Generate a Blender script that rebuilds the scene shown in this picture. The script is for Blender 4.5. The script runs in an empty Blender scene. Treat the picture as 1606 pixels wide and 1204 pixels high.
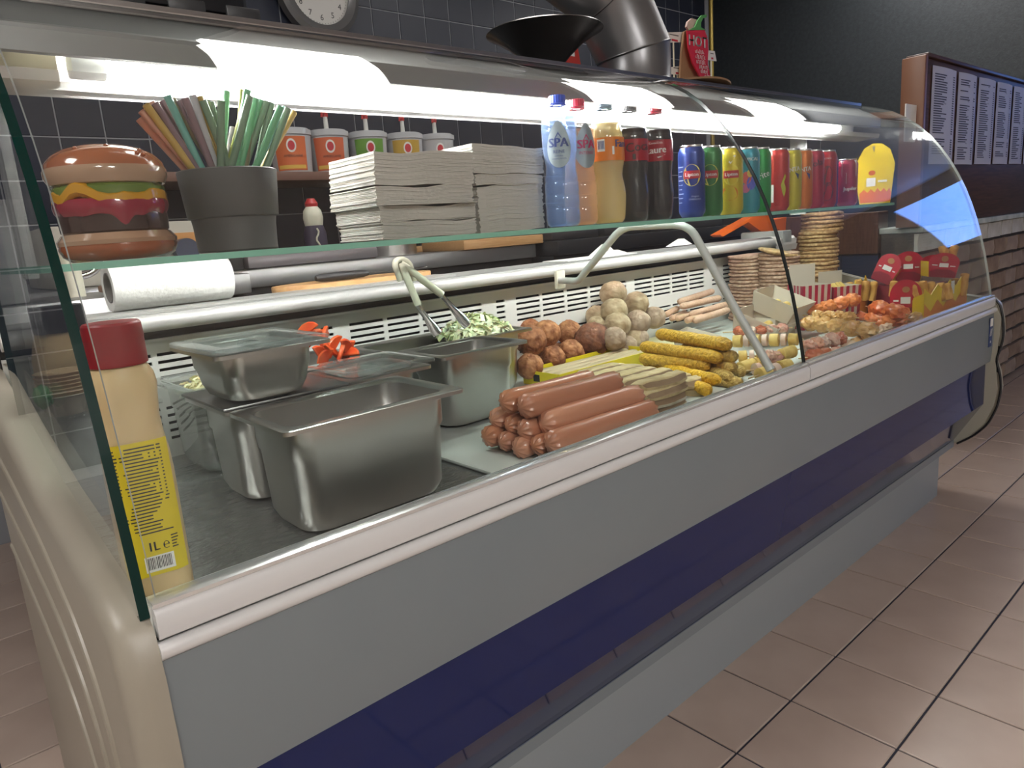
import bpy, bmesh, math, random
from mathutils import Vector, Matrix, noise
random.seed(7)
sc = bpy.context.scene
C = sc.collection
PI = math.pi

# ------------------------------------------------------------ camera
F = 1116.6
RM = Matrix(((0.74265704, -0.19312456, 0.64122026),
             (-0.66574229, -0.10933748, 0.73812772),
             (-0.07244119, -0.97506319, -0.20977144)))
EYE = Vector((0, 0, 0.9558))
cam = bpy.data.objects.new('camera', bpy.data.cameras.new('camera'))
C.objects.link(cam)
r_, d_, f_ = RM.col[0], RM.col[1], RM.col[2]
cam.matrix_world = Matrix(((r_[0], -d_[0], -f_[0], EYE[0]), (r_[1], -d_[1], -f_[1], EYE[1]),
                           (r_[2], -d_[2], -f_[2], EYE[2]), (0, 0, 0, 1)))
cam.data.sensor_width = 36
cam.data.lens = F / 1606 * 36
cam.data.clip_start = 0.02
sc.camera = cam

# ------------------------------------------------------------ world, light, exposure
w = bpy.data.worlds.new('world'); sc.world = w; w.use_nodes = True
w.node_tree.nodes['Background'].inputs[0].default_value = (0.55, 0.65, 0.85, 1)
w.node_tree.nodes['Background'].inputs[1].default_value = 0.4
sc.view_settings.view_transform = 'Standard'
sc.view_settings.look = 'None'
sc.view_settings.gamma = 1
sc.view_settings.use_curve_mapping = False
sc.view_settings.exposure = 0.95
PANEL = 18      # ceiling panels, the added fill panels included
TUBE = 112      # light tube of the display
SKYW = 1.7       # far shop window
sc.cycles.use_denoising = True
sc.cycles.max_bounces = 8
sc.cycles.transparent_max_bounces = 24
sc.cycles.sample_clamp_indirect = 4
sc.cycles.caustics_reflective = False
sc.cycles.caustics_refractive = False


# ------------------------------------------------------------ pixel helpers (a point on a given plane)
def ray(px, py):
    return RM @ Vector((px - 803, py - 602, F))
def PX(px, py, x): d = ray(px, py); return EYE + d * ((x - EYE.x) / d.x)
def PY(px, py, y): d = ray(px, py); return EYE + d * ((y - EYE.y) / d.y)
def PZ(px, py, z): d = ray(px, py); return EYE + d * ((z - EYE.z) / d.z)

# ------------------------------------------------------------ materials
MT = {}
def mat(name, col, rough=.5, metal=0., spec=.5, bump=0., scale=40., col2=None, cscale=None, stretch=None,
        emit=0., coat=0., sss=0., alpha=1., detail=4., contrast=(.35, .65), bdist=.002, trans=0., ior=1.45, aniso=None):
    if name in MT: return MT[name]
    m = bpy.data.materials.new(name); m.use_nodes = True
    nt = m.node_tree; b = nt.nodes['Principled BSDF']
    b.inputs['Base Color'].default_value = (*col, 1)
    b.inputs['Roughness'].default_value = rough
    b.inputs['Metallic'].default_value = metal
    b.inputs['Specular IOR Level'].default_value = spec
    b.inputs['Coat Weight'].default_value = coat
    b.inputs['Coat Roughness'].default_value = .08
    if sss:
        b.inputs['Subsurface Weight'].default_value = sss
        b.inputs['Subsurface Radius'].default_value = (.01, .006, .004)
    if trans:
        b.inputs['Transmission Weight'].default_value = trans
        b.inputs['IOR'].default_value = ior
    if emit:
        b.inputs['Emission Color'].default_value = (*col, 1)
        b.inputs['Emission Strength'].default_value = emit
    tc = nt.nodes.new('ShaderNodeTexCoord'); mp = nt.nodes.new('ShaderNodeMapping')
    nt.links.new(tc.outputs['Object'], mp.inputs[0])
    if stretch: mp.inputs['Scale'].default_value = stretch
    if col2 is not None:
        n = nt.nodes.new('ShaderNodeTexNoise'); n.inputs['Scale'].default_value = cscale or scale
        n.inputs['Detail'].default_value = detail
        nt.links.new(mp.outputs[0], n.inputs[0])
        r = nt.nodes.new('ShaderNodeValToRGB')
        r.color_ramp.elements[0].position = contrast[0]; r.color_ramp.elements[1].position = contrast[1]
        r.color_ramp.elements[0].color = (*col, 1); r.color_ramp.elements[1].color = (*col2, 1)
        nt.links.new(n.outputs[0], r.inputs[0]); nt.links.new(r.outputs[0], b.inputs['Base Color'])
    if bump:
        n = nt.nodes.new('ShaderNodeTexNoise'); n.inputs['Scale'].default_value = scale
        n.inputs['Detail'].default_value = detail
        nt.links.new(mp.outputs[0], n.inputs[0])
        bp = nt.nodes.new('ShaderNodeBump'); bp.inputs['Strength'].default_value = bump
        bp.inputs['Distance'].default_value = bdist
        nt.links.new(n.outputs[0], bp.inputs['Height']); nt.links.new(bp.outputs[0], b.inputs['Normal'])
    MT[name] = m
    return m

def glass(name, tint=(.97, .99, .98), ior=1.5, rough=0., extra=None):
    if name in MT: return MT[name]
    m = bpy.data.materials.new(name); m.use_nodes = True
    nt = m.node_tree; nt.nodes.clear()
    o = nt.nodes.new('ShaderNodeOutputMaterial'); mx = nt.nodes.new('ShaderNodeMixShader')
    t = nt.nodes.new('ShaderNodeBsdfTransparent'); g = nt.nodes.new('ShaderNodeBsdfGlossy')
    lw = nt.nodes.new('ShaderNodeLayerWeight'); lw.inputs[0].default_value = .5   # Facing = 1 - |cos|
    pw = nt.nodes.new('ShaderNodeMath'); pw.operation = 'POWER'; pw.inputs[1].default_value = 5
    fr = nt.nodes.new('ShaderNodeMath'); fr.operation = 'MULTIPLY_ADD'
    f0 = ((ior - 1) / (ior + 1)) ** 2
    fr.inputs[1].default_value = 1 - f0; fr.inputs[2].default_value = f0
    nt.links.new(lw.outputs['Facing'], pw.inputs[0]); nt.links.new(pw.outputs[0], fr.inputs[0])
    t.inputs[0].default_value = (*tint, 1); g.inputs['Roughness'].default_value = rough
    g.inputs['Color'].default_value = (1, 1, 1, 1)
    nt.links.new(fr.outputs[0], mx.inputs[0]); nt.links.new(t.outputs[0], mx.inputs[1]); nt.links.new(g.outputs[0], mx.inputs[2])
    last = mx
    if extra:  # a share of milky diffuse
        df = nt.nodes.new('ShaderNodeBsdfDiffuse'); df.inputs[0].default_value = (*extra[0], 1)
        m2 = nt.nodes.new('ShaderNodeMixShader'); m2.inputs[0].default_value = extra[1]
        nt.links.new(mx.outputs[0], m2.inputs[1]); nt.links.new(df.outputs[0], m2.inputs[2]); last = m2
    nt.links.new(last.outputs[0], o.inputs[0])
    MT[name] = m
    return m

# ------------------------------------------------------------ mesh helpers
def nbm(): return bmesh.new()
def box(bm, x0, x1, y0, y1, z0, z1, mi=0):
    v = [bm.verts.new(p) for p in ((x0, y0, z0), (x1, y0, z0), (x1, y1, z0), (x0, y1, z0), (x0, y0, z1), (x1, y0, z1), (x1, y1, z1), (x0, y1, z1))]
    for q in ((0, 3, 2, 1), (4, 5, 6, 7), (0, 1, 5, 4), (1, 2, 6, 5), (2, 3, 7, 6), (3, 0, 4, 7)):
        f = bm.faces.new([v[i] for i in q]); f.material_index = mi
    return v
def bbox(x0, x1, y0, y1, z0, z1, bev=.003, seg=2):
    bm = nbm(); box(bm, x0, x1, y0, y1, z0, z1)
    if bev: bmesh.ops.bevel(bm, geom=bm.edges[:], offset=bev, segments=seg, profile=.5, affect='EDGES')
    return bm
def prism(bm, pts, fn, a, b, mi=0):
    """closed 2-D outline pts, extruded from a to b; fn(u, v, t) -> 3-D point"""
    A = [bm.verts.new(fn(u, v, a)) for u, v in pts]; B = [bm.verts.new(fn(u, v, b)) for u, v in pts]
    n = len(pts)
    fs = [bm.faces.new(A[::-1]), bm.faces.new(B)]
    for i in range(n):
        fs.append(bm.faces.new((A[i], A[(i + 1) % n], B[(i + 1) % n], B[i])))
    for f in fs: f.material_index = mi
    return fs
def alongX(u, v, t): return (t, u, v)
def alongY(u, v, t): return (u, t, v)
def alongZ(u, v, t): return (u, v, t)
def lathe(prof, n=28, c=(0, 0, 0), cap=True):
    bm = nbm(); rings = []
    for r, z in prof:
        if r < 1e-5: rings.append([bm.verts.new((c[0], c[1], c[2] + z))])
        else: rings.append([bm.verts.new((c[0] + r * math.cos(2 * PI * i / n), c[1] + r * math.sin(2 * PI * i / n), c[2] + z)) for i in range(n)])
    for a, b in zip(rings, rings[1:]):
        for i in range(n):
            if len(a) == 1 and len(b) == 1: continue
            if len(a) == 1: bm.faces.new((a[0], b[(i + 1) % n], b[i]))
            elif len(b) == 1: bm.faces.new((a[i], a[(i + 1) % n], b[0]))
            else: bm.faces.new((a[i], a[(i + 1) % n], b[(i + 1) % n], b[i]))
    if cap:
        if len(rings[0]) > 1: bm.faces.new(rings[0][::-1])
        if len(rings[-1]) > 1: bm.faces.new(rings[-1])
    return bm
def tube(bm, pts, rad, n=10, closed=False, caps=True):
    pts = [Vector(p) for p in pts]; m = len(pts); rings = []
    rr = rad if isinstance(rad, (list, tuple)) else [rad] * m
    up = None
    for i, p in enumerate(pts):
        if closed: t = pts[(i + 1) % m] - pts[i - 1]
        else: t = pts[min(i + 1, m - 1)] - pts[max(i - 1, 0)]
        t.normalize()
        if up is None:
            up = Vector((0, 0, 1)) if abs(t.z) < .9 else Vector((1, 0, 0))
        a = t.cross(up)
        if a.length < 1e-4: a = t.cross(Vector((0, 1, 0)))
        a.normalize(); b = a.cross(t).normalized(); up = b
        rings.append([bm.verts.new(p + (a * math.cos(2 * PI * k / n) + b * math.sin(2 * PI * k / n)) * rr[i]) for k in range(n)])
    for i in range(m if closed else m - 1):
        A, B = rings[i], rings[(i + 1) % m]
        for k in range(n): bm.faces.new((A[k], A[(k + 1) % n], B[(k + 1) % n], B[k]))
    if caps and not closed:
        bm.faces.new(rings[0][::-1]); bm.faces.new(rings[-1])
    return rings
def arc_pts(path, r=.03, n=5):
    """round the corners of a polyline"""
    P = [Vector(p) for p in path]; out = [P[0]]
    for i in range(1, len(P) - 1):
        a = (P[i - 1] - P[i]); b = (P[i + 1] - P[i]); k = min(r, a.length * .45, b.length * .45)
        a.normalize(); b.normalize(); s, e = P[i] + a * k, P[i] + b * k
        for j in range(n + 1):
            t = j / n; out.append(s * (1 - t) ** 2 + P[i] * 2 * t * (1 - t) + e * t * t)
    out.append(P[-1]); return out
def blob(rx, ry, rz, amp=.1, freq=3., seed=0., sub=3, flat=0):
    bm = nbm(); bmesh.ops.create_icosphere(bm, subdivisions=sub, radius=1)
    for v in bm.verts:
        k = 1 + amp * noise.noise(v.co * freq + Vector((seed * 7.3, seed * 3.1, seed))) + amp * .5 * noise.noise(v.co * freq * 2.7 + Vector((seed, 9, seed)))
        c = v.co * k
        if flat and c.z < -flat: c.z = -flat
        v.co = Vector((c.x * rx, c.y * ry, c.z * rz))
    return bm
def xform(bm, loc=(0, 0, 0), rot=(0, 0, 0), order='XYZ'):
    from mathutils import Euler
    M = Matrix.Translation(Vector(loc)) @ Euler(rot, order).to_matrix().to_4x4()
    bmesh.ops.transform(bm, matrix=M, verts=bm.verts[:]); return bm
def mesh(name, bm, mats, smooth=True, auto=True):
    bmesh.ops.recalc_face_normals(bm, faces=bm.faces[:])
    if smooth:
        for f in bm.faces: f.smooth = True
        if auto:
            for e in bm.edges:
                if len(e.link_faces) == 2 and e.calc_face_angle(0) > .7: e.smooth = False
    me = bpy.data.meshes.new(name); bm.to_mesh(me); bm.free()
    for m in (mats if isinstance(mats, (list, tuple)) else [mats]): me.materials.append(m)
    return me
def part(name, bm, mats, parent=None, smooth=True, label=None, kind=None, loc=None, rot=None):
    me = bm if isinstance(bm, bpy.types.Mesh) else mesh(name, bm, mats, smooth)
    o = bpy.data.objects.new(name, me); C.objects.link(o)
    if parent: o.parent = parent
    if label: o['label'] = label
    if kind: o['kind'] = kind
    if loc is not None: o.location = loc
    if rot is not None: o.rotation_euler = rot
    return o
def tag(o, label, cat, group=None, kind=None):
    o['label'] = label; o['category'] = cat
    if group: o['group'] = group
    if kind: o['kind'] = kind
    return o
def thing(name, label, cat, loc=(0, 0, 0), rz=0, group=None, rot=None):
    o = bpy.data.objects.new(name, None); C.objects.link(o)
    o.empty_display_size = .02
    o.location = loc; o.rotation_euler = rot if rot else (0, 0, rz)
    return tag(o, label, cat, group)
def solo(name, bm, mats, label, cat, group=None, loc=None, rot=None, kind=None, smooth=True):
    return tag(part(name, bm, mats, None, smooth, loc=loc, rot=rot), label, cat, group, kind)
def struct(name, bm, mats, parent=None, smooth=False):
    o = part(name, bm, mats, parent, smooth)
    if not parent: o['kind'] = 'structure'
    return o
def copy_tree(o, parent=None):
    c = o.copy(); C.objects.link(c); c.parent = parent
    for ch in list(o.children): copy_tree(ch, c)
    return c

# --- flat print: lettering and patches laid on a surface through a map (u, v) -> point
_tx = {}
def text_geo(s, size):
    k = (s, size)
    if k not in _tx:
        cu = bpy.data.curves.new('t', 'FONT'); cu.body = s; cu.size = size; cu.resolution_u = 2
        cu.align_x = 'CENTER'; cu.align_y = 'CENTER'; cu.fill_mode = 'FRONT'
        o = bpy.data.objects.new('t', cu); C.objects.link(o)
        me = bpy.data.meshes.new_from_object(o.evaluated_get(bpy.context.evaluated_depsgraph_get()))
        _tx[k] = ([tuple(v.co) for v in me.vertices], [tuple(p.vertices) for p in me.polygons])
        bpy.data.objects.remove(o); bpy.data.curves.remove(cu); bpy.data.meshes.remove(me)
    return _tx[k]
def put_text(bm, s, size, u, v, fn, mi=0, sx=1., rot=0., bold=0):
    vs, fs = text_geo(s, size)
    c, sn = math.cos(rot), math.sin(rot)
    for du in ((0,) if not bold else (-bold, bold)):
        V = [bm.verts.new(fn(u + (x * c - y * sn) * sx + du, v + x * sn + y * c)) for x, y, z in vs]
        for f in fs:
            try: bm.faces.new([V[i] for i in f]).material_index = mi
            except ValueError: pass
def patch(bm, u0, u1, v0, v1, fn, nu=1, mi=0):
    R = [[bm.verts.new(fn(u0 + (u1 - u0) * i / nu, v)) for i in range(nu + 1)] for v in (v0, v1)]
    for i in range(nu): bm.faces.new((R[0][i], R[0][i + 1], R[1][i + 1], R[1][i])).material_index = mi
def disc(bm, u, v, ru, rv, fn, n=20, mi=0):
    bm.faces.new([bm.verts.new(fn(u + ru * math.cos(2 * PI * i / n), v + rv * math.sin(2 * PI * i / n))) for i in range(n)]).material_index = mi
def polyp(bm, pts, fn, mi=0):
    bm.faces.new([bm.verts.new(fn(u, v)) for u, v in pts]).material_index = mi
def cyl(r, a0=-PI / 2, off=.0004):
    """(u, v) -> point on an upright cylinder, u along the arc, a0 the facing angle"""
    return lambda u, v: ((r + off) * math.cos(a0 + u / r), (r + off) * math.sin(a0 + u / r), v)
def ink(col, r=.5, name=None): return mat(name or 'ink_%d_%d_%d' % tuple(int(c * 99) for c in col), col, r)

# ------------------------------------------------------------ palette
M_steel = mat('brushed_steel', (.56, .55, .53), .28, 1, bump=.04, scale=90, stretch=(1, 1, 12))
M_steel_d = mat('worn_steel', (.34, .34, .34), .36, 1, bump=.05, scale=30)
M_chrome = mat('chrome', (.8, .8, .8), .12, 1)
M_white = mat('white_enamel', (.72, .73, .70), .35, bump=.02, scale=8)
M_cream = mat('ivory_plastic', (.74, .72, .58), .4)
M_alu = mat('silver_anodised_rail', (.60, .60, .59), .45, .12)
M_black = mat('black_plastic', (.012, .012, .014), .4)
M_dark = mat('dark_void', (.008, .008, .01), .7)
M_grey_panel = mat('grey_painted_panel', (.185, .212, .232), .42, bump=.03, scale=300, col2=(.20, .225, .24), cscale=3, bdist=.0004)
M_blue = mat('glossy_navy_panel', (.008, .016, .085), .06, spec=.35)
M_beige = mat('beige_moulded_plastic', (.33, .30, .245), .38, bump=.12, scale=260, bdist=.0005)
M_rail = mat('pale_price_rail', (.66, .66, .66), .3)
M_wood = mat('walnut_board', (.055, .028, .022), .35, col2=(.11, .055, .04), cscale=9, stretch=(1, 1, 14), bump=.03)
M_oak = mat('light_oak', (.50, .27, .11), .45, col2=(.60, .36, .17), cscale=14, stretch=(1, 14, 14))
M_glass = glass('clear_float_glass', (.975, .99, .985))
M_gedge = mat('green_glass_edge', (.28, .60, .47), .2, coat=.3)
M_gedge_d = mat('deep_green_glass_edge', (.0, .022, .018), .12, spec=.4)
M_gedge_l = mat('pale_glass_edge', (.55, .60, .58), .15, coat=.6)
M_paper = mat('white_paper', (.78, .77, .74), .8, bump=.05, scale=200)
INK = ink((.03, .03, .035), .6, 'black_ink')
WHITE = mat('white_print', (.82, .82, .80), .5)

# ============================================================ ROOM
# floor: dark grout slab and 20 cm tiles
bm = nbm(); box(bm, -3, 8, -3, 3.2, -.05, -.002)
M_grout = mat('dark_grout', (.03, .032, .05), .7)
M_ftile = mat('pinkish_beige_floor_tile', (.40, .31, .26), .3, bump=.06, scale=45, col2=(.46, .365, .31), cscale=5, bdist=.0006)
floor = struct('floor', bm, M_grout)
T = .2; gx0 = 1.05076462 * (.9558); gy0 = .638997215 * .9558
def tile_mesh(name, w, h, t, m, bev=.0015):
    bm = nbm(); v = box(bm, -w / 2, w / 2, -h / 2, h / 2, 0, t)
    bmesh.ops.bevel(bm, geom=[e for e in bm.edges if e.verts[0].co.z > t * .9 and e.verts[1].co.z > t * .9], offset=bev, segments=1, affect='EDGES')
    return mesh(name, bm, m, False)
FT = tile_mesh('floor_tile', T - .0045, T - .0045, .004, M_ftile)
cnt = 0
for i in range(-20, 36):
    for j in range(-14, 14):
        cx, cy = gx0 + (i + .5) * T, gy0 + (j + .5) * T
        vis = (cx > .6 and -.15 < cy < 1.08 and cx < 4.95 and (cy > .26 - (cx - 1.3) * .0) ) or (cx < .12 and cx > -.35 and .9 < cy < 2.6)
        if vis and cnt < 299 and not (.62 < cx < 2.3 and cy > .86):
            o = part('tile', FT, None, floor, loc=(cx, cy, -.0025)); cnt += 1
        else:
            continue
# the rest of the tiling, seen only in reflections, as one joined piece
bm = nbm()
for i in range(-20, 36):
    for j in range(-18, 13):
        cx, cy = gx0 + (i + .5) * T, gy0 + (j + .5) * T
        vis = (cx > .6 and -.15 < cy < 1.08 and cx < 4.95 and cy > .26) or (cx < .12 and cx > -.35 and .9 < cy < 2.6)
        if not (vis and not (.62 < cx < 2.3 and cy > .86)):
            h = T / 2 - .00225; box(bm, cx - h, cx + h, cy - h, cy + h, -.0025, .0015)
part('distant_tiles', bm, M_ftile, floor, False, kind='stuff')

M_btile = mat('black_glazed_wall_tile', (.020, .024, .040), .42, spec=.3, bump=.05, scale=6, bdist=.001)
M_bgrout = mat('dark_wall_grout', (.30, .31, .34), .8)
M_dwall = mat('black_textured_wallpaper', (.016, .020, .024), .55, bump=.5, scale=120, bdist=.002, col2=(.024, .029, .034), cscale=50, stretch=(1, 1, 1))
YW, XW, WT = 3.0, 4.66, .149
bm = nbm(); box(bm, -3, XW + .1, YW + .012, YW + .1, 0, 2.7)
wall_back = struct('wall_back', bm, M_bgrout)
WTm = tile_mesh('wall_tile', WT - .005, WT - .005, .004, M_btile, .0015)
cnt = 0
xg = PY(669, 40, YW).x
for j in range(0, 11):
    for i in range(-14, 18):
        cx = xg + (i + .5) * WT; cz = PY(630, 20, YW).z + (j - 7 + .5) * WT
        if .35 < cx < XW - .06 and cz < 2.5 and cnt < 299:
            part('tile', WTm, None, wall_back, loc=(cx, YW + .0125, cz), rot=(PI / 2, 0, 0)); cnt += 1
bm = nbm()
for i in range(-36, 18):
    for j in range(-11, 6):
        cx = xg + (i + .5) * WT; cz = PY(630, 20, YW).z + (j - 1 + .5) * WT; h = WT / 2 - .0025
        zj = round((cz - (PY(630, 20, YW).z - 7 * WT)) / WT - .5)
        if -3 < cx < XW - .06 and 0 < cz < 2.6 and not (.35 < cx < XW - .06 and 0 <= zj <= 10 and cz < 2.5):
            box(bm, cx - h, cx + h, YW + .0085, YW + .0125, cz - h, cz + h)
part('distant_tiles', bm, M_btile, wall_back, False, kind='stuff')
bm = nbm(); box(bm, XW, XW + .1, 1.1, YW, 0, 2.7); struct('wall_far_right', bm, M_dwall)
bm = nbm(); box(bm, -3.1, 8, -3.1, -3, 0, 2.7); struct('wall_front', bm, mat('grey_plaster', (.36, .345, .33), .8))
bm = nbm(); box(bm, -3.1, -3, -3, YW + .1, 0, 2.7); struct('wall_left', bm, MT['grey_plaster'])
bm = nbm()
for a in ((8, 8.1, -3, -1.05, 0, 2.7), (8, 8.1, -.02, 1.2, 0, 2.7), (8, 8.1, -1.05, -.02, 0, 1.38), (8, 8.1, -1.05, -.02, 2.36, 2.7)): box(bm, *a)
struct('wall_right', bm, MT['grey_plaster'])
bm = nbm(); box(bm, 8.02, 8.03, -1.05, -.02, 1.38, 2.36)
struct('window_1', bm, mat('blue_daylight_pane', (.16, .36, 1.0), .3, emit=SKYW))
bm = nbm(); box(bm, -3, 8, -3, YW, 2.6, 2.7); struct('ceiling', bm, mat('ceiling_white', (.80, .79, .77), .9))
for i, (x, y, s, lab) in enumerate(((1.2, 1.43, .45, 'square white ceiling light panel over the middle of the display'), (2.9, 1.50, .45, 'square white ceiling light panel over the right end of the display'), (4.3, 1.5, .6, 'square white ceiling light panel near the far right wall'),
                                  (-1.0, -1.7, .72, 'square white fill light panel added left of the viewer'), (.1, -2.62, 2.0, 'square white fill light panel added behind the viewer'), (-1.3, 1.0, .8, 'square white fill light panel added left of the counter'))):  # unseen fill panels, added to brighten the customer side and left floor
    t = thing('ceiling_light', lab, 'ceiling light', (x, y, 2.58), group='ceiling light panels')
    bm = nbm(); box(bm, -.3, .3, -.3, .3, -.004, .0); part('diffuser', bm, mat('lit_ceiling_panel_%d' % int(s * 100), (1, .97, .93), .5, emit=PANEL * s), t)
    bm = nbm()
    for a in ((-.32, .32, -.32, -.3), (-.32, .32, .3, .32), (-.32, -.3, -.3, .3), (.3, .32, -.3, .3)): box(bm, *a, -.01, .02)
    part('frame', bm, M_white, t)

# brick partition with painted cap, menu board above it
YB = 1.05
M_brick = mat('old_dark_brick', (.24, .165, .12), .85, bump=.6, scale=22, bdist=.006, col2=(.40, .29, .21), cscale=9)
M_brick2 = mat('pale_worn_brick', (.33, .25, .20), .85, bump=.6, scale=22, bdist=.006, col2=(.46, .37, .30), cscale=9)
M_capb = mat('white_painted_brick', (.50, .48, .42), .7, bump=.6, scale=16, bdist=.008, col2=(.80, .80, .76), cscale=7)
M_mort = mat('grey_mortar', (.075, .07, .068), .95, bump=.6, scale=60, bdist=.004)
bm = nbm(); box(bm, 3.03, 8, YB + .012, YB + .13, 0, .835); wall_p = struct('wall_partition', bm, M_mort)
brk = []
for k in range(6):
    bm = nbm(); box(bm, -.1, .1, 0, .03, -.026, .026)
    bmesh.ops.subdivide_edges(bm, edges=bm.edges[:], cuts=1, use_grid_fill=True)
    for v in bm.verts:
        n = noise.noise_vector(v.co * 30 + Vector((k * 5, 0, 0))); v.co += Vector((n.x * .006, n.y * .006 if v.co.y < .02 else 0, n.z * .004))
    brk.append(bm)
BR = [mesh('brick', b, [M_brick, M_brick2, M_brick, M_brick2, M_capb, M_capb][k], False) for k, b in enumerate(brk)]
for r in range(10):
    z = .797 - r * .0825
    L = .19 if r == 0 else .205
    x = 3.05 + (.0 if r % 2 else -.09)
    while x < 5.2:
        l = L * random.uniform(.8, 1.12)
        s = (l - .014) / .2
        o = part('brick', BR[random.choice((4, 5)) if r == 0 else random.randrange(4)], None, wall_p,
                 loc=(max(x, 3.03) + l / 2, YB - random.uniform(0, .006), z + random.uniform(-.002, .002)))
        o.scale = (s, 1, 1.30)
        x += l
bm = bbox(3.03, 5.4, YB - .02, YB + .14, .835, .858, .004)
struct('trim_1', bm, mat('flaking_white_cap', (.45, .52, .50), .6, col2=(.66, .70, .68), cscale=12, bump=.4, scale=20))

t = thing('menu_board', 'dark wooden menu board with printed sheets above the brick wall', 'menu board', (0, 0, 0))
part('board', bbox(3.03, 5.4, YB, YB + .06, .858, 1.468, .004), M_wood, t)
part('side_trim', bbox(3.005, 3.03, YB - .012, YB + .07, .858, 1.472, .003), mat('brown_edge_wood', (.20, .09, .05), .4), t)
part('top_trim', bbox(3.03, 5.4, YB - .012, YB + .066, 1.468, 1.482, .003), M_wood, t)
sheets = [(3.103, 3.36, 1.09), (3.39, 3.609, 1.09), (3.642, 3.869, 1.092), (3.897, 4.118, 1.094), (4.149, 4.355, 1.096), (4.385, 4.60, 1.096)]
M_sheet = mat('pale_menu_paper', (.58, .58, .68), .5)
for k, (a, b, z0) in enumerate(sheets):
    bm = nbm()
    N = 8
    for lay in (0, 1):
        pass
    pts = [(a + (b - a) * i / N, YB - .004 - .006 * math.sin(i / N * PI)) for i in range(N + 1)]
    z1 = 1.445
    f0 = [bm.verts.new((x, y, z0)) for x, y in pts]; f1 = [bm.verts.new((x, y, z1)) for x, y in pts]
    g0 = [bm.verts.new((x, y + .001, z0)) for x, y in pts]; g1 = [bm.verts.new((x, y + .001, z1)) for x, y in pts]
    for i in range(N):
        bm.faces.new((f0[i], f0[i + 1], f1[i + 1], f1[i])); bm.faces.new((g1[i], g1[i + 1], g0[i + 1], g0[i]))
        bm.faces.new((f1[i], f1[i + 1], g1[i + 1], g1[i])); bm.faces.new((g0[i], g0[i + 1], f0[i + 1], f0[i]))
    sh = part('menu_sheet', bm, M_sheet, t)
    bm = nbm(); rr = random.Random(k)
    fn = lambda u, v, a=a, b=b: (u, YB - .0048 - .006 * math.sin((u - a) / (b - a) * PI), v)
    z = 1.415
    while z > z0 + .015:
        if rr.random() < .12: z -= .006
        else:
            l = rr.uniform(.25, .5) * (b - a)
            patch(bm, a + .02, a + .02 + l, z, z + .0042, fn, 3); patch(bm, b - .045, b - .02, z, z + .0042, fn, 2)
            if rr.random() < .1: put_text(bm, 'MENU', .008, (a + b) / 2, z - .004, fn)
        z -= .0088
    part('print', bm, mat('faded_ink', (.05, .05, .09), .6), sh, kind='stuff')
solo('price_card', bbox(2.90, 3.0, YB + .01, YB + .014, 1.17, 1.30, 0), WHITE, 'white cards sticking out behind the left edge of the menu board', 'card')

# wooden and tiled return behind the right end of the counter
bm = nbm(); box(bm, 3.03, 3.10, 1.19, 1.75, 0, .76)
ret = struct('trim_2', bm, mat('slate_grout', (.02, .025, .04), .6))
M_slate = mat('blue_slate_tile', (.035, .055, .11), .25)
TM = tile_mesh('slate_tile', .145, .145, .008, M_slate)
for i in range(4):
    for j in range(5):
        part('tile', TM, None, ret, loc=(3.03, 1.26 + i * .15, .68 - j * .15), rot=(0, -PI / 2, 0))
bm = bbox(3.02, 3.12, 1.19, 1.75, .76, .925, .004); struct('trim_3', bm, mat('striped_brown_wood', (.10, .045, .028), .4, col2=(.17, .08, .05), cscale=16, stretch=(1, 10, 1)))

# ============================================================ DISPLAY COUNTER
XL, XR = .092, 2.56
XI0, XI1 = .127, 2.525
PROF = [(.6565, .6438), (.6644, .6938), (.6733, .7428), (.6835, .7913), (.6954, .8394), (.7092, .8871), (.7253, .9343), (.744, .9809), (.7654, 1.0263), (.79, 1.0701), (.818, 1.1117), (.8495, 1.1504), (.8847, 1.1854), (.9237, 1.2158), (.9665, 1.2407), (1.0131, 1.2592), (1.061, 1.270)]
dc = thing('display_counter', 'long refrigerated glass display counter with grey front and navy band', 'display counter', (0, 0, 0))
# end panels
side = [(.762, 0), (.762, .165), (.745, .172), (.70, .205), (.662, .25), (.640, .31), (.633, .37), (.640, .42), (.653, .458), (.641, .50), (.637, .54), (.642, .59), (.652, .630), (.668, .647), (.716, .653), (.804, .665), (.985, .69), (1.2, .745), (1.36, .80), (1.45, .80), (1.45, 0)]
side_l = [(.762, 0), (.762, .165), (.745, .172), (.70, .205), (.668, .25), (.650, .31), (.643, .37), (.641, .45), (.640, .53), (.643, .59), (.651, .630), (.672, .650), (.72, .660), (.804, .672), (.985, .70), (1.2, .752), (1.36, .80), (1.45, .80), (1.45, 0)]
def inset(pts, o):
    n = len(pts); out = []
    for i in range(n):
        a, p_, c_ = Vector(pts[i - 1]), Vector(pts[i]), Vector(pts[(i + 1) % n])
        e1, e2 = (p_ - a).normalized(), (c_ - p_).normalized(); t = (e1 + e2)
        if t.length < 1e-4: t = e1
        t.normalize(); nv = Vector((t.y, -t.x)); k = max(.55, math.sqrt(max(0, (1 + e1.dot(e2)) / 2)))
        q = p_ + nv * (o / k); out.append((q.x, q.y if pts[i][1] > .001 else 0))
    return out
bm = nbm(); R_ = []
for X_, o_ in ((XI0, 0), (XL + .018, 0), (XL + .009, .0028), (XL + .0035, .008), (XL, .017)):
    R_.append([bm.verts.new((X_, y, z)) for y, z in inset(side_l, o_)])
for A, B in zip(R_, R_[1:]):
    for i in range(len(A)): bm.faces.new((A[i], A[(i + 1) % len(A)], B[(i + 1) % len(A)], B[i]))
bm.faces.new(R_[0]); bm.faces.new(R_[-1][::-1])
epl = part('end_panel', bm, M_beige, dc)
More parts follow.
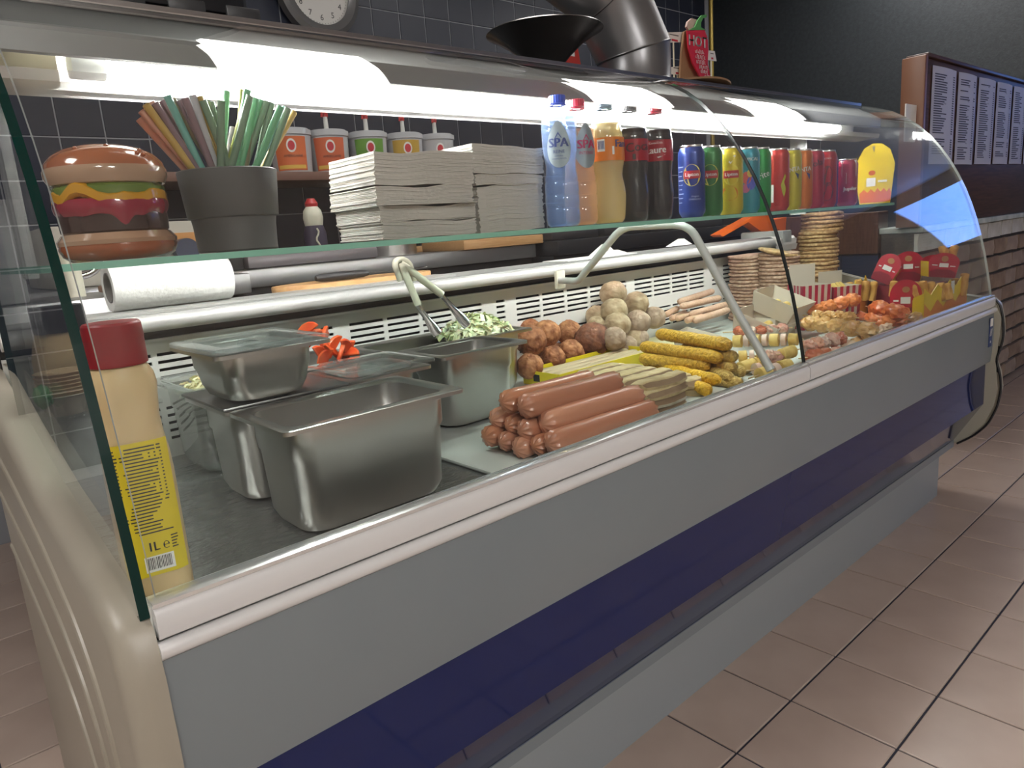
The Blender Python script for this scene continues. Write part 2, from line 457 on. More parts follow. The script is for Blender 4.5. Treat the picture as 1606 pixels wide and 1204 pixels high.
# raised mouldings that follow the outline on the outside of the left end panel
for pts in ([(1.42, .70), (1.15, .665), (.97, .63), (.83, .585), (.765, .53), (.745, .45), (.765, .36), (.80, .28), (.83, .05)],
            [(1.42, .60), (1.15, .57), (.97, .54), (.865, .49), (.82, .42), (.83, .32), (.87, .05)],
            [(1.42, .50), (1.2, .47), (1.0, .42), (.92, .34), (.92, .05)]):
    bm = nbm(); P = arc_pts([(XL + .0005, y, z) for y, z in pts], .08, 5)
    tube(bm, P, .0042, 8)
    part('moulding', bm, M_beige, epl)
side_r = [(y - (.012 if y < .8 else 0), z - (.0 if z > .2 else 0)) for y, z in side]
side_r = [(.80, .165)] + side_r[2:-1] + [(1.45, .165)]
bm = nbm(); prism(bm, side_r, alongX, XI1 + .012, XR + .012)
bmesh.ops.bevel(bm, geom=[e for e in bm.edges if abs(e.verts[0].co.x - e.verts[1].co.x) < 1e-5 and e.verts[0].co.x < XR], offset=.006, segments=2, affect='EDGES')
epr = part('end_panel', bm, mat('ivory_end_moulding', (.42, .40, .33), .35), dc)
bm = nbm(); tube(bm, arc_pts([(XI1 + .012, y - .016, z) for y, z in side[2:14]], .02, 3), .0035, 6)
part('seam_bead', bm, M_black, epr)
# front skin
xa, xb = XI0, XI1 + .012
fr = [(.652, .612), (.648, .57), (.647, .52), (.650, .47), (.652, .452), (.70, .452), (.70, .612)]
bm = nbm(); prism(bm, fr, alongX, xa, xb); part('front_panel', bm, M_grey_panel, dc)
bl = [(.664, .452), (.662, .315), (.742, .178), (.80, .178), (.80, .452)]
P = [bl[0]]
bm = nbm(); prism(bm, bl, alongX, xa, xb); part('navy_band', bm, M_blue, dc, False)
bm = nbm(); box(bm, xa, xb, .738, .764, .160, .182); part('edge_strip', bm, M_grey_panel, dc)
bm = nbm(); box(bm, xa, 2.482, .762, .79, 0, .166); part('plinth', bm, mat('plinth_grey', (.27, .30, .32), .4, bump=.03, scale=100), dc)
bm = nbm(); box(bm, xa, 2.45, .80, 1.40, .0, .57); part('cabinet_body', bm, M_dark, dc)
# rails: lower bumper, price strip, upper glass seat
bm = nbm(); tube(bm, [(xa, .651, .613), (xb, .651, .613)], .0085, 12); part('bumper_rail', bm, M_rail, dc)
for n_, (a, b) in enumerate(((xa + .002, 1.3425), (1.345, xb - .002))):
    bm = nbm(); prism(bm, [(.650, .624), (.648, .629), (.648, .648), (.652, .653), (.668, .653), (.668, .624)], alongX, a, b)
    part('price_strip', bm, M_rail, dc)
    bm = nbm(); prism(bm, [(.6505, .6535), (.6505, .6575), (.655, .6595), (.668, .6595), (.668, .6535)], alongX, a, b)
    part('rail_lip', bm, mat('bright_extrusion', (.75, .77, .78), .2, .7), dc)
bm = nbm(); prism(bm, [(.660, .615), (.660, .652), (.690, .650), (.702, .640), (.722, .628), (.735, .622), (.735, .60), (.70, .60)], alongX, xa, xb)
part('inner_rail', bm, mat('greenish_white_rail', (.60, .62, .58), .3), dc)
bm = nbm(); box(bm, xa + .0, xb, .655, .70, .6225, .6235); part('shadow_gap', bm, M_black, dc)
# deck, vent back wall
M_deck = mat('wrapped_steel_deck', (.42, .43, .42), .2, .8, bump=.9, scale=16, bdist=.008, detail=5, stretch=(1, 2.2, 1))
bm = nbm(); box(bm, xa, xb, .70, 1.36, .575, .60); part('deck', bm, M_deck, dc)
def rect(bm, xs, zs, y0, y1, hole):
    for i in range(len(xs) - 1):
        for j in range(len(zs) - 1):
            if not hole(i, j): box(bm, xs[i], xs[i + 1], y0, y1, zs[j], zs[j + 1])
starts = []
p = .257
while p < 2.5:
    for k in range(4): starts.append((p + k * .093, p + k * .093 + .083))
    starts.append((p + .4085, p + .4365)); p += .475
starts = [s for s in starts if s[0] > xa + .02 and s[1] < xb - .02]
xs = [xa] + [v for s in starts for v in s] + [xb]
rows = []
for g in (.632, .729):
    for k in range(5): rows.append((g + k * .0138, g + k * .0138 + .0058))
zs = [.60] + [v for r in rows for v in r] + [.812]
bm = nbm(); rect(bm, xs, zs, 1.350, 1.354, lambda i, j: i % 2 == 1 and j % 2 == 1)
bmesh.ops.remove_doubles(bm, verts=bm.verts[:], dist=1e-5)
# drop interior walls doubled by the boxes
seen = {}
for f in list(bm.faces):
    k = tuple(sorted(v.index for v in f.verts))
part('vent_panel', bm, M_white, dc, False)
bm = nbm(); box(bm, xa, xb, 1.362, 1.372, .60, .812); part('vent_duct', bm, M_dark, dc)
bm = nbm(); box(bm, xa, xb, 1.340, 1.354, .812, .8165); part('vent_lip', bm, mat('bright_white_lip', (.8, .8, .78), .3), dc)
bm = nbm(); prism(bm, [(1.358, .80), (1.358, .835), (1.345, .862), (1.44, .862), (1.44, .80)], alongX, xa, xb)
part('rear_gasket', bm, mat('grimy_black_gasket', (.018, .018, .018), .4, col2=(.14, .13, .11), cscale=9, contrast=(.62, .8), stretch=(1, 4, 8)), dc)
bm = nbm(); tube(bm, [(xa, 1.318, .8465), (2.50, 1.318, .8465)], .0145, 16)
part('rear_rail', bm, M_alu, dc)
bm = nbm(); box(bm, xa, 2.50, 1.318, 1.47, .8585, .8625); part('rear_ledge', bm, mat('dull_alu_ledge', (.50, .50, .49), .4, .4, bump=.05, scale=150), dc)
bm = nbm(); box(bm, .2, 1.02, 1.345, 1.43, .8625, .8665); part('ledge_plate', bm, mat('pale_alu_plate', (.62, .62, .60), .35, .4, bump=.04, scale=200), dc)
part('ledge_end_block', bbox(2.47, xb, 1.30, 1.47, .60, .885, .006), mat('grey_green_plastic', (.42, .45, .42), .4), dc)
# glass
TH = .006
nrm = []
for i, (y, z) in enumerate(PROF):
    a = PROF[max(i - 1, 0)]; b = PROF[min(i + 1, len(PROF) - 1)]; t_ = Vector((b[0] - a[0], b[1] - a[1])).normalized(); nrm.append((t_.y, -t_.x))
INN = [(y + n[0] * TH, z + n[1] * TH) for (y, z), n in zip(PROF, nrm)]
def pane(x0, x1, e0, e1):
    bm = nbm()
    A = [[bm.verts.new((x, y, z)) for y, z in P_] for P_ in (PROF, INN) for x in (x0, x1)]
    n = len(PROF)
    for i in range(n - 1):
        bm.faces.new((A[0][i], A[1][i], A[1][i + 1], A[0][i + 1])); bm.faces.new((A[2][i + 1], A[3][i + 1], A[3][i], A[2][i]))
        for q, mi in (((A[0][i], A[0][i + 1], A[2][i + 1], A[2][i]), 1), ((A[1][i], A[3][i], A[3][i + 1], A[1][i + 1]), 2)): bm.faces.new(q).material_index = mi
    bm.faces.new((A[0][0], A[2][0], A[3][0], A[1][0])).material_index = 1
    bm.faces.new((A[0][-1], A[1][-1], A[3][-1], A[2][-1])).material_index = 1
    return part('curved_front_glass', bm, [M_glass, e0, e1], dc, True)
M_jnt = mat('dark_joint_edge', (.02, .03, .03), .2)
pane(.1345, 1.3425, M_gedge_l, M_jnt)
pane(1.3455, 2.532, M_jnt, M_gedge_l)
bm = nbm(); tube(bm, [(1.344, y + .002, z) for y, z in PROF[:13]], .0019, 6); part('glass_joint', bm, M_black, dc)
sg = [(y + .002, z + .0) for y, z in PROF] + [(1.20, 1.27), (1.20, .75), (.985, .692), (.804, .667), (.716, .655)]
for x0, x1, e, nm in ((.1185, .127, M_gedge_d, 'left'), (2.533, 2.540, M_gedge_l, 'right')):
    bm = nbm(); fs = prism(bm, sg, alongX, x0, x1, 1); fs[0].material_index = 0; fs[1].material_index = 0
    o = part('side_glass', bm, [M_glass, e], dc, False)
# shelf with brackets
bm = nbm(); box(bm, .13, 2.30, .862, 1.16, .9480, .9556, 1)
for f in bm.faces:
    if abs(f.normal.z) > .5 or (abs(f.calc_center_median().x - 1.2) < .2 and f.calc_area() > .3): pass
bm.normal_update()
for f in bm.faces:
    if abs(f.normal.z) > .5: f.material_index = 0
part('glass_shelf', bm, [glass('shelf_glass', (.90, .97, .94)), M_gedge], dc, False)
for x in (.16, 2.27):
    bm = nbm(); box(bm, x - .006, x + .006, 1.12, 1.17, .94, 1.27); part('shelf_upright', bm, M_alu, dc)
# hood with light
M_hood = mat('grey_hood_metal', (.26, .26, .26), .35, .3)
bm = nbm(); prism(bm, [(.985, 1.222), (.980, 1.218), (.980, 1.189), (.984, 1.187), (.988, 1.215), (1.056, 1.2595), (1.45, 1.2595), (1.45, 1.2625), (1.056, 1.2625)], alongX, .04, 2.48)
part('hood_shell', bm, M_hood, dc)
bm = nbm(); box(bm, .04, 2.50, 1.056, 1.46, 1.266, 1.2745); part('hood_top', bm, mat('dark_hood_top', (.05, .055, .06), .25), dc)
bm = nbm(); box(bm, .04, 2.50, 1.05, 1.062, 1.264, 1.2765); part('hood_trim', bm, M_chrome, dc)
bm = nbm(); prism(bm, [(.990, 1.214), (1.060, 1.256), (1.066, 1.166), (1.063, 1.166), (1.056, 1.250), (.990, 1.211)], alongX, .05, 2.47)
part('reflector', bm, mat('white_reflector', (.80, .80, .78), .4), dc)
bm = nbm(); tube(bm, [(.262, 1.018, 1.186), (2.25, 1.018, 1.186)], .0145, 14)
part('light_tube', bm, mat('lit_tube', (1.0, .985, .95), .4, emit=TUBE), dc)
for a, b in ((.225, .262), (2.25, 2.287)):
    bm = nbm(); tube(bm, [(a, 1.018, 1.186), (b, 1.018, 1.186)], .0155, 14); part('tube_cap', bm, M_white, dc)
bm = nbm(); box(bm, .05, .215, 1.03, 1.055, 1.165, 1.215); box(bm, .06, .19, 1.026, 1.03, 1.172, 1.184); part('lamp_ballast', bm, mat('yellowed_plastic', (.55, .50, .36), .5), dc)
bm = nbm(); prism(bm, [(.982, 1.172), (.985, 1.160), (1.062, 1.157), (1.062, 1.160), (.987, 1.163), (.985, 1.172)], alongX, .05, 2.48)
part('lamp_lens', bm, glass('frosted_lens', (.9, .9, .9), 1.45, .2, ((.9, .9, .9), .35)), dc)
# lifting bar
tb = [(1.262, .826), (1.200, .824), (1.180, .842), (1.07, .935), (1.04, .946), (.905, .944), (.872, .930), (.778, .776), (.697, .652)]
bm = nbm(); tube(bm, arc_pts([(1.28, y, z) for y, z in tb], .02, 4), .0085, 12)
bar = part('lifting_bar', bm, mat('grey_enamelled_bar', (.62, .62, .60), .35, .1), dc)
part('bracket', bbox(1.27, 1.30, 1.262, 1.272, .805, .850, .002), M_cream, bar)
# badge on the right of the front
bd = thing('maker_badge', 'small blue and white sticker at the right end of the grey front', 'sticker')
bm = nbm(); box(bm, 2.485, 2.515, .6455, .6468, .505, .595); part('badge_plate', bm, ink((.03, .06, .20)), bd, False)
fn = lambda u, v: (2.50 + u, .6452, .55 + v)
bm = nbm()
patch(bm, -.013, .013, .018, .042, fn)
for k in range(3): polyp(bm, [(-.010 + k * .0065, -.012), (-.007 + k * .0065, -.012), (-.001 + k * .0065, .010), (-.004 + k * .0065, .010)], fn)
disc(bm, 0, -.03, .004, .004, fn)
part('badge_print', bm, WHITE, bd)

# ============================================================ INSIDE THE DISPLAY
def rrect(x0, x1, y0, y1, r, n=6):
    out = []
    for cx, cy, a in ((x1 - r, y1 - r, 0), (x0 + r, y1 - r, PI / 2), (x0 + r, y0 + r, PI), (x1 - r, y0 + r, 1.5 * PI)):
        for i in range(n + 1):
            t = a + PI / 2 * i / n; out.append((cx + r * math.cos(t), cy + r * math.sin(t)))
    return out
def loft(bm, rings, mi=0, cap0=False, cap1=False):
    R = [[bm.verts.new(p) for p in r] for r in rings]
    for A, B in zip(R, R[1:]):
        for i in range(len(A)):
            bm.faces.new((A[i], A[(i + 1) % len(A)], B[(i + 1) % len(A)], B[i])).material_index = mi
    if cap0: bm.faces.new(R[0][::-1]).material_index = mi
    if cap1: bm.faces.new(R[-1]).material_index = mi
    return R
def gn_pan(label, x0, x1, y0, y1, z0, h, fill=None, shoulder=.3, m=None, rot=None, group='steel food pans'):
    """gastronorm pan: flat rim with turned-down edge, stepped tapering walls, rounded corners"""
    cx, cy = (x0 + x1) / 2, (y0 + y1) / 2
    t = thing('food_pan', label, 'food pan', (cx, cy, z0), group=group, rot=rot)
    m = m or M_steel
    W, D = x1 - x0, y1 - y0
    def ring(ins, z, r): return [(x, y, z) for x, y in rrect(-W / 2 + ins, W / 2 - ins, -D / 2 + ins, D / 2 - ins, r)]
    bm = nbm()
    rings = [ring(0, h - .006, .010), ring(0, h - .001, .010), ring(.002, h, .010), ring(.014, h, .022), ring(.0175, h - .003, .026), ring(.018, h * (1 - shoulder), .028),
             ring(.0205, h * (1 - shoulder) - .005, .028), ring(.0235, .020, .03), ring(.029, .006, .032), ring(.042, .001, .03)]
    inner = [ring(.043, .003, .03), ring(.0303, .0075, .031), ring(.0248, .021, .029), ring(.0218, h * (1 - shoulder) - .005, .027), ring(.0192, h * (1 - shoulder), .027), ring(.0187, h - .004, .025), ring(.0155, h - .0012, .022), ring(.003, h - .0012, .010), ring(.0012, h - .006, .009)]
    loft(bm, rings, cap1=True); loft(bm, inner[::-1])
    bm.faces.ensure_lookup_table()
    R2 = loft(bm, [inner[0], ring(.07, .003, .02)], cap1=True)
    part('pan', bm, m, t)
    return t
M_pan_in = M_steel
# boards under the food
M_pvc = mat('pale_plastic_board', (.62, .65, .62), .35)
b1 = solo('display_board', bbox(.632, 1.30, .765, 1.335, .6005, .607, .003), M_pvc, 'white plastic sheet lying under the frankfurters and meatballs', 'board')
b2 = solo('display_board', bbox(1.31, 2.50, .765, 1.335, .6005, .607, .003), M_pvc, 'white plastic sheet lying under the skewers at the right end', 'board')

gn_pan('deep empty steel food pan at the very front beside the frankfurters', .316, .580, .765, .940, .6, .150)
gn_pan('deep steel food pan closed with a flat steel lid behind the front pan', .316, .498, .945, 1.120, .6, .148)
lid = solo('pan_lid', bbox(.313, .5, .944, 1.118, .7485, .7535, .002), M_steel_d, 'flat dull steel lid carrying the small pan', 'lid', group=None)
tp = gn_pan('shallow steel pan with clear lid stacked on top of the flat lid', .300, .462, .905, 1.095, .754, .075, shoulder=.42)
M_clear = glass('clear_polycarbonate', (.93, .95, .95), 1.55, .05, ((.75, .78, .76), .10))
# clear lid of the small pan
def clear_lid(label, x0, x1, y0, y1, z, rest):
    t = thing('clear_lid', label, 'lid', ((x0 + x1) / 2, (y0 + y1) / 2, z))
    W, D = x1 - x0, y1 - y0
    def ring(ins, z, r): return [(x, y, z) for x, y in rrect(-W / 2 + ins, W / 2 - ins, -D / 2 + ins, D / 2 - ins, r)]
    bm = nbm(); loft(bm, [ring(0, 0, .01), ring(0, .004, .01), ring(.002, .005, .01), ring(.022, .005, .02), ring(.026, -.006, .02), ring(.05, -.007, .015)], cap1=True)
    part('lid', bm, M_clear, t)
    bm = nbm(); prism(bm, [(-.03, -.006), (.03, -.006), (.022, .003), (-.022, .003)], alongX if D < W else alongX, -.006, .006)
    part('grip', bm, M_clear, t)
    return t
clear_lid('clear plastic lid on the small stacked pan', .300, .462, .905, 1.095, .8295, 0)
clear_lid('clear plastic lid over the red sauce pan beside the tomatoes', .50, .67, .955, 1.11, .756, 0)
gn_pan('half hidden steel pan of red sauce under a clear lid', .505, .665, .960, 1.105, .60, .150)
def shreds(label, name, cat, cx, cy, z, rx, ry, h, n, m, seed, L=.03, wd=.003, curl=.5, loc_top=0):
    """a heap of thin curved strips"""
    rr = random.Random(seed); bm = nbm()
    for i in range(n):
        a = rr.uniform(0, 2 * PI); q = math.sqrt(rr.random()); x = cx + rx * q * math.cos(a); y = cy + ry * q * math.sin(a)
        zz = z + h * (1 - q * q) * rr.uniform(.3, 1)
        d = Vector((rr.uniform(-1, 1), rr.uniform(-1, 1), rr.uniform(-.35, .6))).normalized() * L * rr.uniform(.5, 1.1)
        s = d.cross(Vector((rr.uniform(-1, 1), rr.uniform(-1, 1), 1))).normalized() * wd * rr.uniform(.6, 1.5)
        up = Vector((0, 0, 1)) * L * curl * rr.uniform(.1, .6)
        p = Vector((x, y, zz)); R = []
        for k in range(4):
            t = k / 3; c = p + d * (t - .5) + up * (4 * t * (1 - t) - .5)
            R.append((bm.verts.new(c + s), bm.verts.new(c - s), bm.verts.new(c + Vector((0, 0, -.0012)))))
        for A, B in zip(R, R[1:]):
            for j in range(3): bm.faces.new((A[j], A[(j + 1) % 3], B[(j + 1) % 3], B[j]))
    core = blob(rx * .92, ry * .92, max(h * .62, .01), .12, 2.5, seed, 3); xform(core, (cx, cy, z))
    tmp = bpy.data.meshes.new('c'); core.to_mesh(tmp); core.free(); bm.from_mesh(tmp); bpy.data.meshes.remove(tmp)
    return solo(name, bm, m, label, cat, kind='stuff')
# back row of pans
gn_pan('clear sided pan of shredded cheese at the back left', .325, .478, 1.135, 1.335, .6, .150, m=glass('clear_pan', (.86, .88, .86), 1.5, .06, ((.6, .62, .6), .18)))
M_cheese = mat('shredded_cheese', (.86, .80, .50), .5, sss=.2)
shreds('heap of pale yellow shredded cheese in the back left pan', 'shredded_cheese', 'cheese',   .400, 1.235, .732, .046, .066, .026, 220, M_cheese, 3, .032, .0016)
gn_pan('steel pan of sliced tomatoes behind the small stacked pan', .488, .672, 1.125, 1.335, .6, .150)
M_tom = mat('cut_tomato', (.75, .06, .015), .25, sss=.2, bump=.2, scale=60, col2=(.85, .18, .05), cscale=30)
k = 0
rr = random.Random(5)
tom = 0
for px, py, z in sorted(((484, 522, .80), (497, 527, .79), (507, 545, .775), (520, 552, .77), (533, 556, .765), (545, 558, .76), (500, 560, .76), (515, 565, .755), (527, 545, .775), (538, 548, .77), (490, 540, .78), (512, 530, .785), (551, 552, .76))):
    tom += 1
    p = PZ(px, py, z)
    p.y = min(max(p.y, 1.15), 1.31); p = Vector((PY(px, py, p.y).x, p.y, PY(px, py, p.y).z))
    bm = nbm(); prism(bm, [(.024 * math.cos(a * PI / 6), .024 * math.sin(a * PI / 6) * .8) for a in range(7)], alongY, -.0035, .0035)
    bmesh.ops.bevel(bm, geom=bm.edges[:], offset=.0018, segments=1, affect='EDGES')
    solo('tomato_slice', bm, M_tom, 'orange red tomato slice, %s from the left in the tomato heap' % ['first', 'second', 'third', 'fourth', 'fifth', 'sixth', 'seventh', 'eighth', 'ninth', 'tenth', 'eleventh', 'twelfth', 'thirteenth'][tom - 1], 'tomato', 'tomato slices', loc=p, rot=(rr.uniform(-.8, .8), rr.uniform(-1.2, 1.2), rr.uniform(0, PI)))
gn_pan('tilted deep steel pan with dark inside between the front pan and the frankfurters', .706, .912, .990, 1.140, .608, .143)
gn_pan('deep steel pan of lettuce against the white vent panel', .710, 1.075, 1.150, 1.338, .605, .138)
M_let = mat('shredded_lettuce', (.66, .72, .34), .35, sss=.25, col2=(.92, .93, .70), cscale=18)
M_let2 = mat('pale_lettuce', (.80, .83, .52), .35, sss=.25)
shreds('heap of pale green shredded lettuce under the tongs', 'shredded_lettuce', 'lettuce', .985, 1.245, .742, .082, .070, .038, 330, M_let, 11, .038, .0042, .7)
shreds('few pale lettuce shreds at the left end of the lettuce pan', 'lettuce_shreds', 'lettuce', .785, 1.225, .708, .042, .045, .022, 70, M_let2, 12, .030, .004, .6)
# tongs
tg = thing('serving_tongs', 'steel tongs with ivory plastic handles standing in the lettuce', 'tongs', (0, 0, 0))
YT = 1.17
top = PY(628, 412, YT + .03)
for (mx, my), (ex, ey), nm in (((656, 478), (688, 524), 0), ((693, 462), (735, 510), 1)):
    m_ = PY(mx, my, YT + .02); e = PY(ex, ey, YT)
    bm = nbm(); P = [top, top.lerp(m_, .35), top.lerp(m_, .7), m_]
    tube(bm, P, [.0068, .0078, .0072, .0078], 10); part('handle', bm, M_cream, tg)
    bm = nbm(); q = m_.lerp(e, .55)
    d = (e - m_).normalized(); s = d.cross(Vector((0, 1, 0))).normalized()
    w_ = [.0055, .007, .012, .011]
    P = [m_ - d * .004, m_.lerp(e, .45), m_.lerp(e, .8), e]
    A = [[bm.verts.new(p + s * (w_[i] * u) + Vector((0, v, 0))) for u, v in ((-1, .0035), (-.4, -.0015), (.4, -.0015), (1, .0035), (.4, .0000), (-.4, .0000))] for i, p in enumerate(P)]
    for a, b in zip(A, A[1:]):
        for j in range(6): bm.faces.new((a[j], a[(j + 1) % 6], b[(j + 1) % 6], b[j]))
    bm.faces.new(A[0][::-1]); bm.faces.new(A[-1]); part('blade', bm, M_chrome, tg)
bm = nbm(); l_ = PY(618, 412, YT + .03); r2 = PY(642, 412, YT + .03); t0 = PY(628, 405, YT + .03)
tube(bm, arc_pts([PY(628, 440, YT + .03), l_, t0, r2, PY(650, 440, YT + .03)], .012, 4), .0062, 10); part('bow', bm, M_cream, tg)

# mayonnaise bottle
mb = thing('sauce_bottle', 'large cream coloured sauce bottle with red cap and yellow label at the left front', 'sauce bottle', (.160, .752, .6015), rz=-.15)
mb.scale = (.82, .9, 1)
M_mayo = mat('cream_mayonnaise_plastic', (.66, .50, .27), .32, sss=.15)
def sq_ring(a, b, z, p=2.6, n=36):
    out = []
    for i in range(n):
        t = 2 * PI * i / n; c, s = math.cos(t), math.sin(t)
        out.append((a * abs(c) ** (2 / p) * (1 if c > 0 else -1), b * abs(s) ** (2 / p) * (1 if s > 0 else -1), z))
    return out
bm = nbm()
pf = [(.024, .022, 0), (.0335, .028, .003), (.0365, .031, .012), (.0375, .032, .04), (.0375, .032, .15), (.0365, .031, .17), (.0335, .029, .19), (.0325, .0285, .205), (.0345, .030, .225), (.036, .031, .238), (.035, .030, .247), (.031, .028, .254), (.0285, .0275, .257)]
loft(bm, [sq_ring(a, b, z, 3.0 if z < .24 else 2.3) for a, b, z in pf], cap0=True, cap1=True)
part('bottle', bm, M_mayo, mb)
bm = nbm(); loft(bm, [sq_ring(a, a, z, 2.1) for a, z in ((.0285, .257), (.0315, .258), (.0315, .282), (.0320, .283), (.0310, .296), (.029, .298))], cap0=True, cap1=True)
part('cap', bm, mat('dark_red_plastic', (.26, .012, .02), .35), mb)
fnm = lambda u, v: (u, -.0325 - .0006 + max(0, (abs(u) - .018)) ** 2 * 26, v)
bm = nbm(); patch(bm, -.034, .032, .052, .186, fnm, 10)
R = [[bm.verts.new((x, y + .0006, z)) for x, y, z in (fnm(-.034 + .066 * i / 10, v) for i in range(11))] for v in (.052, .186)]
lb = part('label', bm, mat('yellow_bottle_label', (.70, .56, .02), .4), mb)
fn2 = lambda u, v: (fnm(u, v)[0], fnm(u, v)[1] - .0005, v)
bm = nbm(); rr = random.Random(2)
z = .180
while z > .092:
    l = rr.uniform(.03, .052); patch(bm, -.027, -.027 + l, z, z + .0013, fn2, 3)
    if z > .13:
        for q in range(3): patch(bm, .010 + q * .006, .012 + q * .006, z, z + .0013, fn2)
    z -= .0034
put_text(bm, '1L', .013, -.002, .081, fn2, bold=.0004); put_text(bm, '\u212e', .014, .012, .081, fn2)
for q in range(5): patch(bm, .018, .018 + rr.uniform(.005, .010), .088 - q * .003, .0892 - q * .003, fn2)
part('label_print', bm, INK, lb, kind='stuff')
bm = nbm(); fn3 = lambda u, v: (fnm(u, v)[0], fnm(u, v)[1] - .0004, v); patch(bm, -.014, .018, .056, .072, fn3, 4); part('barcode_field', bm, WHITE, lb)
bm = nbm(); u = -.012
while u < .015:
    w_ = rr.choice((.0004, .0007, .001)); patch(bm, u, u + w_, .0585, .0705, fn2); u += w_ + rr.choice((.0005, .0008))
part('barcode', bm, INK, lb, kind='stuff')

# frankfurters
M_frank = [mat('frankfurter_skin_%d' % i, c, .25, sss=.1, bump=.1, scale=40, coat=.35) for i, c in enumerate(((.50, .20, .105), (.56, .25, .15), (.46, .19, .11)))]
def sausage(L, r, bend, seed, wr=True):
    bm = nbm(); N = 22; n = 20; rr = random.Random(seed); R = []
    prof = [(0, .12), (.0015, .35), (.004, .62), (.009, .86), (.016, .98)]
    n = 40
    zs_ = [(x, k) for x, k in prof] + [(x, 1 + rr.uniform(-.02, .02)) for x in [.03 + (L - .06) * i / 10 for i in range(11)]] + [(L - x, k) for x, k in prof[::-1]]
    for i, (x, k) in enumerate(zs_):
        ring = []
        for j in range(n):
            a = 2 * PI * j / n
            fold = 1 + (.13 * math.cos(a * 10) if k < .9 and k > .2 else 0) * (1 if wr else 0)
            ring.append(bm.verts.new((x, r * k * fold * math.cos(a), r * k * fold * math.sin(a) + bend * (x / L - .5) ** 2 * 4 * .01)))
        R.append(ring)
    for A, B in zip(R, R[1:]):
        for j in range(n): bm.faces.new((A[j], A[(j + 1) % n], B[(j + 1) % n], B[j]))
    bm.faces.new(R[0][::-1]); bm.faces.new(R[-1]); return bm
fk = [(787, 633, .205, 'upper left of the two on top of the pile'), (816, 640, .225, 'upper right of the two on top of the pile'),
      (771, 657, .20, 'leftmost of the second layer'), (794, 669, .20, 'second from left in the second layer'), (815, 678, .20, 'third in the second layer with a wrinkled end'),
      (848, 664, .235, 'long shiny one at the front of the second layer'),
      (758, 689, .20, 'leftmost of the bottom layer'), (784, 695, .20, 'second from left in the bottom layer'), (808, 705, .20, 'third from left in the bottom layer'),
      (834, 701, .20, 'squeezed behind the front one in the bottom layer'), (857, 697, .255, 'front one lying along the glass in the bottom layer')]
for i, (px, py, L, lab) in enumerate(fk):
    ys = [.832, .795, .862, .832, .800, .775, .868, .835, .800, .775, .748]
    zz = [.694, .694, .660, .657, .6565, .6655, .6265, .6265, .6265, .6265, .628][i]
    p = PY(px, py, ys[i])
    sh = {0: 0, 1: 0}.get(i, 0)
    r = (.0190, .0200, .0175, .0160, .0185, .0205, .0180, .0165, .0180, .0165, .0195)[i]
    solo('frankfurter', sausage(L, r, random.uniform(-.3, .4), i), M_frank[(i * 2) % 3], 'thick pink brown frankfurter, ' + lab, 'sausage', 'pile of frankfurters',
         loc=(p.x, p.y, p.z), rot=(random.uniform(0, 6), 0, (-.05, -.04, .03, 0, -.02, -.03, .02, 0, .03, 0, -.02)[i]))

# yellow tray with pale long sausages
yt = thing('yellow_tray', 'shallow yellow cardboard tray holding long pale sausages', 'tray', (0, 0, 0))
M_yel = mat('yellow_card', (.78, .62, .02), .5)
a, b_, c_, d_ = PZ(828, 600, .61), PZ(868, 612, .61), PZ(1030, 560, .61), PZ(985, 548, .61)
x0, x1, y0, y1 = 1.085, 1.44, 1.09, 1.205
bm = nbm(); box(bm, x0, x1, y0, y1, .6075, .609); part('tray_floor', bm, M_yel, yt)
for q in ((x0 - .002, x0, y0, y1), (x1, x1 + .002, y0, y1), (x0, x1, y0 - .002, y0), (x0, x1, y1, y1 + .002)):
    bm = nbm(); box(bm, *q, .6075, .640); part('tray_wall', bm, M_yel, yt)
bm = nbm(); box(bm, x0 - .0026, x0 - .002, 1.150, 1.170, .617, .633); part('printed_mark', bm, INK, yt)
M_pale = mat('pale_beige_sausage', (.47, .36, .22), .5, bump=.3, scale=60, sss=.1)
for i, (y, z, n_) in enumerate(((1.12, .624, 'front'), (1.148, .624, 'middle'), (1.178, .624, 'back'))):
    solo('pale_sausage', sausage(.34, .0135, .1, i + 40, False), M_pale, 'long pale beige sausage in the yellow tray, %s one' % n_, 'sausage', 'pale sausages in the yellow tray', loc=(1.092, y, z))

def rough(bm, amp, fr):
    """fine crust on a mesh"""
    bm.normal_update()
    mv = [(v, v.normal * amp * (noise.noise(v.co * fr) + .5 * noise.noise(v.co * fr * 2.1))) for v in bm.verts]
    for v, d in mv: v.co += d
    return bm
# meatballs: brown breaded and pale ones
M_ball = [mat('brown_breaded_ball_%d' % i, c, .7, bump=.8, scale=70, bdist=.006, detail=6, col2=c2, cscale=50) for i, (c, c2) in enumerate((((.26, .08, .028), (.56, .26, .12)), ((.20, .06, .022), (.48, .20, .09)), ((.11, .035, .02), (.28, .11, .06))))]
M_pb = [mat('pale_meatball_%d' % i, c, .6, bump=.7, scale=55, bdist=.006, detail=6, col2=c2, cscale=30) for i, (c, c2) in enumerate((((.36, .24, .14), (.58, .44, .29)), ((.31, .20, .14), (.52, .38, .28))))]
balls = [(832, 516, 15, 1.31, 0, 'leftmost at the back of the brown heap'), (833, 534, 22, 1.245, 1, 'large one on the left of the brown heap beside the steel pan'), (857, 523, 20, 1.27, 0, 'tall one at the top of the brown heap'),
         (892, 521, 18, 1.30, 0, 'right of the top one in the brown heap'), (895, 550, 17, 1.235, 0, 'small round one at the front middle of the brown heap'), (831, 574, 19, 1.19, 0, 'lowest one beside the steel pan'),
         (867, 561, 18, 1.225, 1, 'front one touching the yellow tray'), (929, 532, 25, 1.235, 2, 'big dark brown one at the right of the brown heap')]
